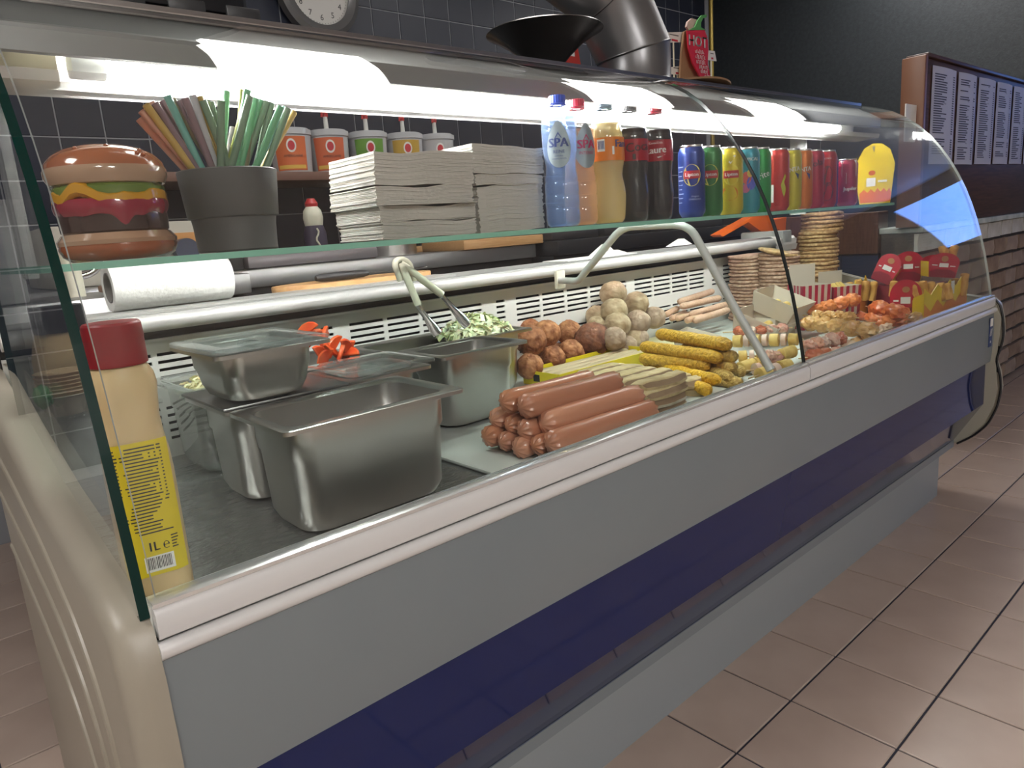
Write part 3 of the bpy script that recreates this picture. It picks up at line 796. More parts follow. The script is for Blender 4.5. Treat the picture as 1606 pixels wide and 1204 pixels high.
for i, (px, py, r, y, k, lab) in enumerate(balls):
    p = PY(px, py, y); dep = (p - EYE).dot(f_); R = r * dep / F * 1.12
    solo('brown_meatball', rough(blob(R, R, R * .96, .07, 2.2, i + 1, 5), .0011, 260), M_ball[k], 'brown breaded meatball, ' + lab, 'meatball', 'brown breaded meatballs', loc=p)
for i, (x, y, R, lab) in enumerate(((1.235, 1.315, .028, 'back left corner'), (1.30, 1.31, .028, 'back middle'), (1.37, 1.30, .029, 'back right'), (1.225, 1.25, .027, 'second row left'), (1.30, 1.245, .028, 'second row middle'), (1.365, 1.235, .030, 'second row right'))):
    solo('brown_meatball', rough(blob(R, R, R * .97, .07, 2.2, i + 71, 4), .0011, 260), M_ball[i % 2], 'brown breaded meatball of the hidden bottom layer, ' + lab, 'meatball', 'brown breaded meatballs', loc=(x, y, .607 + R * .97))
for i, (x, y, R, lab) in enumerate(((1.45, 1.31, .030, 'back left'), (1.52, 1.31, .030, 'back middle'), (1.59, 1.31, .030, 'back right'), (1.485, 1.25, .030, 'middle left'), (1.555, 1.25, .030, 'middle right'))):
    solo('pale_meatball', rough(blob(R, R, R * .97, .06, 1.8, i + 91, 4), .0008, 170), M_pb[i % 2], 'pale meatball of the hidden bottom layer, ' + lab, 'meatball', 'pale meatballs', loc=(x, y, .607 + R * .97))
pb = [(962, 461, 20, 1.30, 0, 'topmost of the pale heap'), (998, 476, 18.5, 1.30, 0, 'upper right of the pale heap'), (963, 488, 20.5, 1.265, 0, 'just below the topmost of the pale heap'), (936, 496, 17, 1.31, 0, 'upper left against the vent panel'),
      (935, 511, 15, 1.28, 0, 'low left behind the dark brown one'), (968, 510, 20, 1.22, 0, 'middle of the pale heap'), (1000, 505, 19, 1.255, 1, 'right of the middle of the pale heap'), (1026, 498, 17, 1.28, 1, 'far right of the pale heap'),
      (963, 531, 18.5, 1.185, 1, 'greyish one beside the dark brown ball'), (1004, 530, 13, 1.24, 1, 'small one low behind the corn coated sausages'), (985, 541, 14, 1.20, 1, 'lowest one beside the yellow tray')]
for i, (px, py, r, y, k, lab) in enumerate(pb):
    p = PY(px, py, y); dep = (p - EYE).dot(f_); R = r * dep / F * 1.06
    solo('pale_meatball', rough(blob(R, R, R * .97, .06, 1.8, i + 21, 5), .0008, 170), M_pb[k], 'pale beige meatball, ' + lab, 'meatball', 'pale meatballs', loc=p)

def rod(a, b, r, seed, amp=.05, m=None, n=14, steps=14, fr=60, flat=1.):
    """bumpy rounded rod between two world points, as a mesh in world space"""
    a, b = Vector(a), Vector(b); d = (b - a); L = d.length; d.normalize()
    s = d.cross(Vector((0, 0, 1))).normalized(); u = s.cross(d).normalized()
    bm = nbm(); R = []
    xs_ = [(0, .02), (.006, .45), (.03, .8)] + [(.07 + .86 * i / steps, 1) for i in range(steps + 1)] + [(.97, .8), (.994, .45), (1, .02)]
    for t, k in xs_:
        ring = []
        for j in range(n):
            an = 2 * PI * j / n; q = s * math.cos(an) + u * math.sin(an) * flat
            c = a + d * (t * L) + q * r * k
            c += q * r * amp * noise.noise(c * fr + Vector((seed, 0, 0))) * 2
            ring.append(bm.verts.new(c))
        R.append(ring)
    for A, B in zip(R, R[1:]):
        for j in range(n): bm.faces.new((A[j], A[(j + 1) % n], B[(j + 1) % n], B[j]))
    bm.faces.new(R[0][::-1]); bm.faces.new(R[-1])
    return bm
def centred(bm):
    c = Vector((0, 0, 0))
    for v in bm.verts: c += v.co
    c /= len(bm.verts)
    for v in bm.verts: v.co -= c
    return c
# corn-coated sausages
M_corn = [mat('golden_corn_crust_%d' % i, c, .55, bump=1., scale=130, bdist=.006, detail=3, col2=c2, cscale=150, sss=.1) for i, (c, c2) in enumerate((((.46, .25, .02), (.74, .43, .05)), ((.62, .32, .01), (.88, .52, .025)), ((.44, .26, .06), (.72, .50, .15))))]
cs = [((1004, 519), (1146, 541), .690, .694, .0140, 0, 'top one pointing at the glass'), ((1006, 543), (1132, 561), .664, .666, .0140, 0, 'second from top, pointing at the glass'),
      ((1004, 562), (1113, 574), .639, .644, .0130, 0, 'third from top'), ((1040, 577), (1128, 597), .622, .640, .0125, 1, 'bright one below the third'), ((1050, 592), (1113, 613), .6195, .6235, .0125, 1, 'lowest bright one near the glass'),
      ((1070, 545), (1155, 560), .666, .668, .0125, 2, 'right of the top one'), ((1075, 560), (1153, 577), .640, .646, .0130, 2, 'middle of the right column'),
      ((1080, 572), (1147, 592), .6195, .632, .0125, 2, 'lower right column'), ((1095, 590), (1163, 602), .6195, .6195, .0125, 2, 'bottom right beside the bare board'), ((1010, 575), (1090, 585), .6195, .6195, .0120, 0, 'hidden at the bottom left of the pile'),
      ((1090, 560), (1168, 585), .640, .622, .0120, 2, 'outermost on the right of the pile')]
for i, (p, q, za, zb, r, k, lab) in enumerate(cs):
    A = PZ(*p, za); B = PZ(*q, zb)
    if (A - B).length > .26: A = B + (A - B).normalized() * .26
    bm = rough(rod(A, B, r, i, .06, n=30, steps=54), .0016, 330); c = centred(bm)
    solo('corn_crusted_sausage', bm, M_corn[k], 'golden corn crusted sausage, ' + lab, 'sausage', 'pile of corn crusted sausages', loc=c)

# ridged grill patties
M_patty = [mat('ridged_patty_%d' % i, c, .65, bump=.6, scale=70, bdist=.006, detail=5, col2=c2, cscale=25) for i, (c, c2) in enumerate((((.42, .31, .15), (.58, .45, .25)), ((.40, .33, .22), (.60, .55, .44))))]
def ridged(L, D, h, seed, bars=5):
    """a slab pressed into parallel raised bars with dark grooves between them"""
    bm = nbm(); nx = 18; per = 12; ny = bars * per; top, bot, deep = {}, {}, {}
    rr = random.Random(seed); ends = [(rr.uniform(-.06, .05), rr.uniform(-.05, .06)) for _ in range(bars)]
    for j in range(ny + 1):
        v = j / ny * 2 - 1; k = min(j // per, bars - 1); ph = (j % per) / per if j < ny else 1.
        g = min(ph, 1 - ph) * per          # steps from the groove
        rid = min(1, max(0, (g - .9) / 1.6)) ** .6
        lim = math.sqrt(max(1 - .30 * v * v, 0))
        for i in range(nx + 1):
            u = i / nx * 2 - 1
            x = u * lim * L / 2 * (1 + (ends[k][0] if u < 0 else ends[k][1]) * abs(u)); y = v * D / 2 * math.sqrt(1 - .22 * u * u)
            e = 1 - abs(u) ** 10
            if rid < .5: x *= .95
            nz = noise.noise(Vector((x, y, seed)) * 55)
            top[i, j] = bm.verts.new((x, y, h * (.30 + .70 * rid * (.5 + .5 * e)) + nz * .0016)); bot[i, j] = bm.verts.new((x, y, nz * .001)); deep[i, j] = rid < .6
    for i in range(nx):
        for j in range(ny):
            f = bm.faces.new((top[i, j], top[i + 1, j], top[i + 1, j + 1], top[i, j + 1]))
            if deep[i, j] or deep[i, j + 1]: f.material_index = 1
            bm.faces.new((bot[i, j + 1], bot[i + 1, j + 1], bot[i + 1, j], bot[i, j]))
    for i in range(nx):
        bm.faces.new((bot[i, 0], bot[i + 1, 0], top[i + 1, 0], top[i, 0])); bm.faces.new((top[i, ny], top[i + 1, ny], bot[i + 1, ny], bot[i, ny]))
    for j in range(ny):
        bm.faces.new((top[0, j], top[0, j + 1], bot[0, j + 1], bot[0, j])); bm.faces.new((bot[nx, j], bot[nx, j + 1], top[nx, j + 1], top[nx, j]))
    return bm
M_groove = mat('shaded_groove', (.25, .16, .09), .7, bump=.5, scale=80)  # groove shade put into a darker colour so the ridges show
for i, (x, y, z, k, rz, lab) in enumerate(((1.055, .875, .6075, 1, .02, 'bottom of the stack'), (1.05, .872, .6225, 1, -.04, 'second from the bottom of the stack'), (1.06, .875, .6375, 0, .05, 'second from the top of the stack'), (1.075, .885, .6535, 0, -.05, 'on top of the stack showing five grill ridges'),
                                        (1.205, .86, .6075, 0, .3, 'bottom of the short stack leaning towards the corn sausages'), (1.195, .868, .623, 0, -.2, 'upper one of the short stack on the right'))):
    solo('ridged_patty', ridged(.150 if i < 4 else .10, .215 if i < 4 else .13, .0165, i, 5 if i < 4 else 3), [M_patty[k], M_groove], 'beige ridged grill patty, ' + lab, 'patty', 'ridged grill patties', loc=(x, y, z), rot=(0, 0, rz))

# pink croquettes
M_pink = mat('pale_pink_croquette', (.62, .38, .26), .6, bump=.7, scale=110, bdist=.006, detail=5, sss=.1, col2=(.70, .46, .34), cscale=40)
pk = [((1064, 474), (1119, 456), 1.29, 'topmost'), ((1067, 481), (1130, 467), 1.26, 'second from the top'), ((1082, 493), (1142, 477), 1.23, 'third from the top'), ((1088, 503), (1143, 486), 1.20, 'fourth from the top'),
      ((1043, 494), (1063, 483), 1.30, 'far left of the lower layer'), ((1052, 500), (1075, 490), 1.275, 'second from left in the lower layer'), ((1061, 500), (1085, 492), 1.26, 'third from left in the lower layer'), ((1076, 503), (1100, 495), 1.22, 'right end of the lower layer')]
for i, (p, q, y, lab) in enumerate(pk):
    bm = rod(PY(*p, y), PY(*q, y + .01), .0105 if i < 4 else .0095, i + 30, .06, n=12, steps=8); c = centred(bm)
    solo('pink_croquette', bm, M_pink, 'thin pale pink croquette roll, ' + lab, 'croquette', 'pink croquettes behind the corn sausages', loc=c)
solo('paper_sheet', bbox(1.60, 1.84, 1.17, 1.33, .6078, .6088, 0), mat('yellowish_paper', (.66, .62, .38), .7), 'yellowish paper sheet lying under the pink croquettes', 'paper')

# stacks of breaded discs
M_disc = [mat('crumbed_disc_%d' % i, c, .8, bump=.9, scale=120, bdist=.006, detail=4, col2=c2, cscale=90) for i, (c, c2) in enumerate((((.36, .19, .075), (.66, .44, .23)), ((.40, .23, .15), (.62, .42, .32))))]
def disc_patty(r, h, seed):
    bm = nbm(); n = 30; R = []
    for rr_, z in ((.3, 0), (.9, 0), (.985, .25), (1, .5), (.985, .78), (.93, .98), (.6, 1.03), (.25, 1.0)):
        ring = []
        for j in range(n):
            a = 2 * PI * j / n; k = 1 + .035 * noise.noise(Vector((math.cos(a) * 2, math.sin(a) * 2, seed * 3))) + .02 * noise.noise(Vector((math.cos(a) * 7, math.sin(a) * 7, z + seed)))
            ring.append(bm.verts.new((r * rr_ * k * math.cos(a), r * rr_ * k * math.sin(a), h * z + .002 * noise.noise(Vector((math.cos(a) * 1.5, math.sin(a) * 1.5, seed + 3))) * rr_)))
        R.append(ring)
    for A, B in zip(R, R[1:]):
        for j in range(n): bm.faces.new((A[j], A[(j + 1) % n], B[(j + 1) % n], B[j]))
    bm.faces.new(R[0][::-1]); bm.faces.new(R[-1]); return bm
ords = ['bottom', 'second', 'third', 'fourth', 'fifth', 'sixth', 'seventh', 'eighth', 'ninth', 'tenth', 'eleventh', 'twelfth', 'thirteenth', 'fourteenth', 'fifteenth', 'sixteenth', 'seventeenth', 'eighteenth', 'nineteenth', 'twentieth', 'twenty first', 'twenty second', 'twenty third', 'twenty fourth']
def disc_stack(px0, px1, pytop, y, n, h, k, place, name, tip=None, r=None):
    A, B = PY(px0, pytop, y), PY(px1, pytop, y); cx = (A.x + B.x) / 2
    base = .608; zt = A.z
    n = int(round((zt - base) / h)); h = (zt - base) / n
    for i in range(n):
        rr_ = r * random.uniform(.95, 1.02)
        solo(name, disc_patty(rr_, h * 1.0, i + px0), M_disc[k], 'crumbed round patty, %s from the bottom of the %s' % (ords[i], place) if i < n - 1 else 'crumbed round patty lying on top of the %s' % place, 'patty', 'patties in the ' + place,
             loc=(cx + random.uniform(-.004, .004), y + random.uniform(-.004, .004), base + i * h + .0005), rot=(tip[0] if (i == n - 1 and tip) else 0, tip[1] if (i == n - 1 and tip) else 0, random.uniform(0, 6)))
disc_stack(1140, 1215, 405, 1.255, 18, .0115, 1, 'left pinkish stack', 'crumbed_patty', None, .075)
disc_stack(1190, 1252, 400, 1.15, 19, .0115, 1, 'middle stack', 'crumbed_patty', None, .063)
p = PY(1220, 396, 1.15)
solo('crumbed_patty', disc_patty(.062, .011, 99), M_disc[0], 'large golden crumbed patty tipped on top of the middle stack', 'patty', 'patties in the middle stack', loc=(p.x, 1.15, p.z - .004), rot=(.22, .1, 0))
disc_stack(1250, 1313, 366, 1.13, 20, .0125, 0, 'tall right stack', 'crumbed_patty', None, .065)
pr = PY(1288, 362, 1.13); pz = PY(1288, 364, 1.13).z
for i in range(5):
    solo('crumbed_patty', disc_patty(.067, .0125, 120 + i), M_disc[0], 'golden crumbed patty, %s from the bottom of the upper pile on the tall right stack' % ords[i] if i < 4 else 'golden crumbed patty at the very top of the tall right stack', 'patty', 'patties in the tall right stack',
         loc=(pr.x + .006 + (i % 2) * .004, 1.132, pz + .002 + i * .0128), rot=(0, 0, i))

# paper food boxes with short rolls
M_card = mat('kraft_white_card', (.62, .54, .46), .7)
M_roll = mat('yellow_crumb_roll', (.58, .38, .09), .6, bump=.6, scale=110, bdist=.002, col2=(.74, .54, .18), cscale=60)
def open_box(label, c, W, D, H, rz, m=M_card, flare=.012, tilt=0., name='paper_food_box', loc_rot=None, stripes=None, flaps=0):
    t = thing(name, label, 'food box', c, rot=loc_rot or (tilt, 0, rz))
    bm = nbm()
    lo = [(-W / 2, -D / 2), (W / 2, -D / 2), (W / 2, D / 2), (-W / 2, D / 2)]
    hi = [(x + (flare if x > 0 else -flare), y + (flare if y > 0 else -flare)) for x, y in lo]
    T_ = .0012
    def wall(i):
        j = (i + 1) % 4; a, b, c2, d2 = lo[i], lo[j], hi[j], hi[i]
        n = Vector((b[1] - a[1], a[0] - b[0], 0)).normalized() * T_
        P = [Vector((*a, 0)), Vector((*b, 0)), Vector((*c2, H)), Vector((*d2, H))]
        Q = [p_ - n for p_ in P]; V = [bm.verts.new(q) for q in P + Q]
        for q in ((0, 1, 2, 3), (7, 6, 5, 4), (0, 4, 5, 1), (1, 5, 6, 2), (2, 6, 7, 3), (3, 7, 4, 0)): bm.faces.new([V[k_] for k_ in q])
    for i in range(4): wall(i)
    box(bm, -W / 2, W / 2, -D / 2, D / 2, 0, T_)
    part('tray', bm, m, t, False)
    if stripes:
        bm = nbm(); n = 9
        for side_ in (0, 3):
            a, b = lo[side_], lo[(side_ + 1) % 4]; c2, d2 = hi[(side_ + 1) % 4], hi[side_]
            nn = Vector((b[1] - a[1], a[0] - b[0], 0)).normalized() * .0006
            for k_ in range(0, n, 2):
                t0_, t1_ = k_ / n, (k_ + 1) / n
                P = [Vector((*a, 0)).lerp(Vector((*b, 0)), t0_), Vector((*a, 0)).lerp(Vector((*b, 0)), t1_), Vector((*d2, H)).lerp(Vector((*c2, H)), t1_), Vector((*d2, H)).lerp(Vector((*c2, H)), t0_)]
                bm.faces.new([bm.verts.new(q + nn) for q in P])
        part('stripes', bm, stripes, t, False)
    return t
t = open_box('small open white paper box with knobbly snacks beside the pink croquettes', (1.60, 1.09, .612), .10, .075, .040, .3, tilt=.25)
for k_ in range(3):
    solo('knobbly_snack', blob(.016, .013, .012, .25, 2.5, k_ + 60), M_roll, 'knobbly brown snack, %s of three in the small paper box' % ('left', 'middle', 'right')[k_], 'snack', 'knobbly snack pieces', loc=(1.575 + k_ * .022, 1.085 + k_ * .006, .640))
def tilted_box(label, c, which, n, W=.125, D=.105, H=.055):
    t = open_box(label, c, W, D, H, .12, tilt=.38)
    M = Matrix.Translation(c) @ Matrix.Rotation(.12, 4, 'Z') @ Matrix.Rotation(.38, 4, 'X')
    for k_ in range(n):
        y = -.030 + k_ * .026; A = M @ Vector((-.048, y, .018)); B = M @ Vector((.050, y + .004, .018 + (k_ % 2) * .004))
        bm = rod(A, B, .0120, k_ + n * 7, .06, n=12, steps=6); c_ = centred(bm)
        solo('yellow_roll', bm, M_roll, 'short yellow crumbed roll, %s from the front in the %s paper box' % (('first', 'second', 'third')[k_], which), 'snack roll', 'yellow rolls in paper boxes', loc=c_)
    return t
solo('paper_food_box', bbox(1.72, 1.83, 1.0, 1.05, .608, .634, .002), M_card, 'low closed card under the lower open paper box', 'food box')
tilted_box('open white paper box with yellow rolls, lower one in front of the left patty stack', (1.775, 1.00, .632), 'lower', 2)
q_ = PY(1220, 470, 1.01)
solo('paper_food_box', bbox(q_.x - .06, q_.x + .055, .985, 1.06, .608, .668, .002), M_card, 'closed white paper box supporting the upper open box', 'food box')
tilted_box('open white paper box with three yellow rolls in front of the middle patty stack', (q_.x, 1.01, .671), 'upper', 3)
M_str = mat('dark_red_stripe', (.42, .02, .06), .5)
t = open_box('red and white striped paper box standing open before the tall patty stack', (2.055, 1.000, .6085), .080, .075, .130, -.6, stripes=M_str, flare=.004)
bm = nbm(); box(bm, -.040, .042, .040, .0412, .130, .187); part('flap', bm, M_card, t, False)
t = open_box('second open striped paper box with its lid folded back, right of the first', (2.150, .955, .6085), .085, .075, .118, -.5, stripes=M_str, flare=.004)
bm = nbm(); box(bm, -.040, .042, .040, .0412, .118, .158); part('flap', bm, M_card, t, False)
for i, dx in enumerate((-.024, 0, .024)):
    bm = rod((2.150 + dx, .935, .700), (2.150 + dx, .968, .730), .010, i, .06, n=10, steps=5); c = centred(bm)
    solo('yellow_roll', bm, M_roll, 'yellow roll standing in the second striped box, %s one' % ('left', 'middle', 'right')[i], 'snack roll', 'yellow rolls in paper boxes', loc=c)

# skewers
M_skew = mat('bamboo_skewer', (.58, .42, .22), .5)
M_bac = mat('pink_bacon', (.55, .20, .15), .35, sss=.2, col2=(.72, .48, .38), cscale=40, bump=.2, coat=.3)
M_ham = mat('pale_ham_band', (.66, .48, .40), .4, sss=.2)
M_red = mat('glossy_red_sausage', (.42, .08, .04), .2, sss=.1, coat=.6, bump=.3, scale=30, col2=(.55, .17, .08), cscale=20)
M_orc = [mat('marinated_chicken_%d' % i, c, .28, sss=.1, coat=.5, bump=.6, scale=40, bdist=.006, col2=c2, cscale=22, detail=5) for i, (c, c2) in enumerate((((.55, .28, .08), (.68, .42, .18)), ((.60, .10, .025), (.75, .25, .07)), ((.22, .09, .04), (.52, .30, .14)), ((.60, .24, .14), (.68, .36, .24)), ((.68, .45, .30), (.76, .56, .42))))]
def skewer(label, A, B, items, grp, stick=.03):
    """items: list of (kind material, radius) threaded from A to B"""
    A, B = Vector(A), Vector(B); d = (B - A).normalized(); L = (B - A).length
    t = thing('meat_skewer', label, 'skewer', A, group=grp)
    bm = nbm(); tube(bm, [-d * stick, d * (L + .012)], .0016, 6); part('stick', bm, M_skew, t)
    n = len(items); seg = L / n
    rz = math.atan2(d.y, d.x); ry = -math.asin(d.z)
    for i, (m, r, kind) in enumerate(items):
        c = d * (seg * (i + .5))
        if kind == 'roll':
            bm = rod(c - d * seg * .52, c + d * seg * .52, r, i, .06, n=12, steps=4); part('crumbed_roll', bm, m, t)
        elif kind == 'band':
            bm = rod(c - d * seg * .30, c + d * seg * .30, r, i, .03, n=12, steps=2); part('ham_band', bm, m, t)
        else:
            bm = rough(blob(seg * .60, r, r * .85, .26, 2.0, i + len(label) + A.x * 10, 4), .0022, 90); xform(bm, c, (0, ry, rz)); part('meat_piece', bm, m, t)
    return t
Y_ = (M_roll, .0150, 'roll'); H_ = (M_ham, .0145, 'band')
skewer('skewer of yellow rolls and ham bands, upper one beside the lifting bar', PZ(1150, 535, .655), PZ(1252, 532, .662), [Y_, H_, Y_, H_, Y_, H_, Y_], 'yellow roll skewers')
skewer('skewer of yellow rolls and ham bands, middle one left of the lifting bar', PZ(1158, 560, .640), PZ(1215, 556, .645), [Y_, H_, Y_, (M_bac, .014, 'meat')], 'yellow roll skewers')
skewer('skewer of yellow rolls at the glass, right of the lifting bar', PZ(1190, 588, .6225), PZ(1238, 572, .630), [Y_, H_, Y_], 'yellow roll skewers')
skewer('short yellow roll skewer with pale end cap touching the glass', PZ(1180, 580, .622), PZ(1208, 576, .622), [H_, Y_], 'yellow roll skewers')
skewer('skewer of yellow rolls low behind the lifting bar', PZ(1160, 578, .622), PZ(1245, 550, .640), [Y_, Y_, (M_bac, .015, 'meat'), Y_], 'yellow roll skewers')
bm = rod(PZ(1200, 512, .648), PZ(1252, 490, .662), .014, 3, .08); c = centred(bm)
solo('bread_stick', bm, mat('nutty_crust', (.52, .33, .13), .6, bump=.9, scale=90, bdist=.004, col2=(.68, .48, .24), cscale=70), 'long nut crusted stick lying diagonally behind the skewers', 'snack')
skewer('skewer of glossy red sausage pieces behind the yellow rolls', PZ(1152, 520, .655), PZ(1235, 514, .658), [(M_red, .017, 'meat'), (M_ham, .013, 'meat'), (M_red, .013, 'meat'), (M_bac, .014, 'meat'), (M_bac, .014, 'meat')], 'red sausage skewers')
skewer('skewer of red bacon pieces with a pale onion strip next to the glass joint', PZ(1262, 545, .640), PZ(1322, 528, .650), [(M_bac, .020, 'meat'), (M_orc[3], .020, 'meat'), (M_ham, .016, 'meat'), (M_bac, .020, 'meat'), (M_red, .018, 'meat')], 'bacon skewers')
skewer('glossy red bacon skewer at the glass beside the joint', PZ(1268, 560, .628), PZ(1318, 553, .624), [(M_red, .021, 'meat'), (M_red, .020, 'meat'), (M_bac, .018, 'meat')], 'bacon skewers')
skewer('pale peach skewer lying low along the rail right of the joint', PZ(1325, 545, .624), PZ(1352, 535, .624), [(M_orc[4], .016, 'meat'), (M_orc[0], .017, 'meat')], 'bacon skewers')
skewer('thin pink skewer end touching the rail under the glass joint', PZ(1245, 585, .619), PZ(1285, 575, .619), [(M_bac, .012, 'meat'), (M_bac, .012, 'meat')], 'bacon skewers')
skewer('orange marinated chicken skewer, long one in the middle', PZ(1262, 505, .655), PZ(1372, 520, .655), [(M_orc[0], .024, 'meat')] * 5, 'marinated chicken skewers')
skewer('golden marinated chicken skewer behind the long orange one', PZ(1275, 495, .668), PZ(1340, 498, .668), [(M_orc[0], .018, 'meat')] * 4, 'marinated chicken skewers')
skewer('red marinated chicken skewer running to the striped box', PZ(1270, 488, .672), PZ(1345, 468, .690), [(M_orc[1], .016, 'meat'), (M_orc[1], .020, 'meat'), (M_orc[1], .022, 'meat'), (M_orc[1], .022, 'meat')], 'marinated chicken skewers')
skewer('fat red marinated chicken skewer in front of the red boxes', PZ(1368, 482, .660), PZ(1418, 492, .655), [(M_orc[1], .027, 'meat'), (M_orc[1], .028, 'meat')], 'marinated chicken skewers')
skewer('brick red chicken skewer behind the glass near the rail', PZ(1378, 505, .632), PZ(1424, 502, .630), [(M_orc[1], .022, 'meat'), (M_orc[1], .020, 'meat')], 'marinated chicken skewers')
skewer('small red meat skewer between the orange skewers', PZ(1345, 495, .64), PZ(1375, 500, .64), [(M_red, .015, 'meat'), (M_orc[1], .016, 'meat')], 'marinated chicken skewers')
skewer('brown white glazed meat skewer at the front right of the tray', PZ(1425, 502, .632), PZ(1475, 480, .638), [(M_orc[2], .018, 'meat'), (M_orc[2], .021, 'meat'), (M_orc[2], .019, 'meat')], 'dark glazed skewers')
skewer('dark glazed meat skewer behind the brown one', PZ(1425, 478, .655), PZ(1462, 474, .655), [(M_orc[2], .016, 'meat')] * 3, 'dark glazed skewers')
skewer('pale orange chicken skewer low beside the thick red one', PZ(1375, 520, .620), PZ(1395, 512, .620), [(M_orc[4], .014, 'meat'), (M_orc[4], .014, 'meat')], 'marinated chicken skewers')

# right end: red boxes, nuggets
M_rc = mat('glossy_red_card', (.50, .012, .035), .25, coat=.4)
M_yc = mat('golden_yellow_card', (.80, .58, .02), .35, coat=.2)
M_oc = mat('orange_card', (.70, .22, .03), .35)
FA = math.atan2(-.56, -.62)       # heading towards the aisle
def facing(c, a=None):
    """frame at c: u to the right as the customer sees it, v up, w towards the customer"""
    c = Vector(c); d = (EYE - c); d.z = 0; d.normalize()
    if a is not None: d = Vector((math.cos(a), math.sin(a), 0))
    u = Vector((-d.y, d.x, 0))
    return lambda x, y, k=0.: tuple(c + u * x + Vector((0, 0, y)) + d * k)
def red_box(label, c, W, H, D, grp, mark=True, roll=0., body=M_rc, front_cut=.6):
    t = thing('red_snack_box', label, 'snack box', c, group=grp)
    d = (EYE - Vector(c)); d.z = 0; a = math.atan2(d.y, d.x)
    t.rotation_euler = (roll, 0, a + PI / 2)      # local -y faces the customer
    bm = nbm()
    n = 12; arc = [(W / 2 * math.cos(PI * i / n), H * .62 + H * .38 * math.sin(PI * i / n)) for i in range(n + 1)]
    pts = [(-W * .42, 0), (W * .42, 0)] + arc
    prism(bm, pts, lambda u, v, k: (u, k, v), -D / 2 - .001, -D / 2)
    part('front_wall', bm, body, t, False)
    if mark:
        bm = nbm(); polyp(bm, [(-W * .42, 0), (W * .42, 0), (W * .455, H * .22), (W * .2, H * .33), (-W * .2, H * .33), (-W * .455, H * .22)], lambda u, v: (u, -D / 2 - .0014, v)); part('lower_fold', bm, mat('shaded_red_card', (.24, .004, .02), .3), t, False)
    bm = nbm(); prism(bm, [(u, v * .9) for u, v in pts], lambda u, v, k: (u, k, v), D / 2, D / 2 + .001); part('back_wall', bm, body, t, False)
    bm = nbm()
    for s in (-1, 1):
        V = [bm.verts.new(q) for q in ((s * W * .42, -D / 2, 0), (s * W * .42, D / 2, 0), (s * W * .5, D / 2, H * .62), (s * W * .5, -D / 2, H * .62))]
        bm.faces.new(V)
        V = [bm.verts.new(q) for q in ((s * W * .41, -D / 2, 0), (s * W * .41, D / 2, 0), (s * W * .49, D / 2, H * .62), (s * W * .49, -D / 2, H * .62))]; bm.faces.new(V[::-1])
    box(bm, -W * .42, W * .42, -D / 2, D / 2, 0, .001)
    part('side_walls', bm, M_yc, t, False)
    if mark:
        fn = lambda u, v: (u, -D / 2 - .0015, v)
        bm = nbm(); patch(bm, -.013, .013, H * .42, H * .58, fn); patch(bm, -W * .38, -.018, H * .47, H * .51, fn); patch(bm, .018, W * .38, H * .45, H * .49, fn); part('white_print', bm, WHITE, t, kind='stuff')
        bm = nbm(); disc(bm, 0, H * .76, .010, .009, fn); part('round_emblem', bm, ink((.45, .22, .08)), t)
    return t
def nugget(label, A, B, r, m, grp, seed):
    bm = rod(A, B, r, seed, .16, n=12, steps=6, fr=50); c = centred(bm)
    return solo('breaded_stick', bm, m, label, 'breaded stick', grp, loc=c)
M_nug = mat('golden_breading', (.55, .26, .05), .55, bump=.8, scale=90, bdist=.006, col2=(.72, .40, .09), cscale=40)
def up_on(c, hgt, H):   # stands on the deck with a hidden lower part
    return (c[0], c[1], hgt)
def rb(label, pxc, top_, bot_, X, wpx, D=.05, roll=0., zb=None, turn=0., tip=0.):
    a, b2 = PX(pxc, bot_, X), PX(pxc, top_, X); dep = (a - EYE).dot(f_); z0 = a.z if zb is None else zb
    t = red_box(label, (X, a.y, z0), wpx * dep / F, b2.z - z0, D, 'red snack boxes', roll=roll)
    t.rotation_euler = (roll, tip, t.rotation_euler[2] + turn)
    return t
red_carton = solo('red_carton', bbox(2.345, 2.50, .770, .98, .6085, .705, .002), mat('dark_red_card', (.16, .006, .015), .4), 'dark red carton carrying the upper row of red boxes', 'carton')
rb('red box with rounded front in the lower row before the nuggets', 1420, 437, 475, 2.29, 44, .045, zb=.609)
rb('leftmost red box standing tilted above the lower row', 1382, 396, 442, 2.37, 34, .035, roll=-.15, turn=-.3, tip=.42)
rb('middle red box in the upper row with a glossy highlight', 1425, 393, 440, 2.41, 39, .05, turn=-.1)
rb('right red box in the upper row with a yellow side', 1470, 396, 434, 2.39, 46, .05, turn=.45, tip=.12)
bt = thing('yellow_snack_tray', 'long yellow and orange flame patterned card tray along the glass at the right end', 'tray', (0, 0, 0))
bt2 = thing('yellow_snack_tray', 'small flame patterned card tray of sticks left of the red boxes', 'tray', (0, 0, 0))
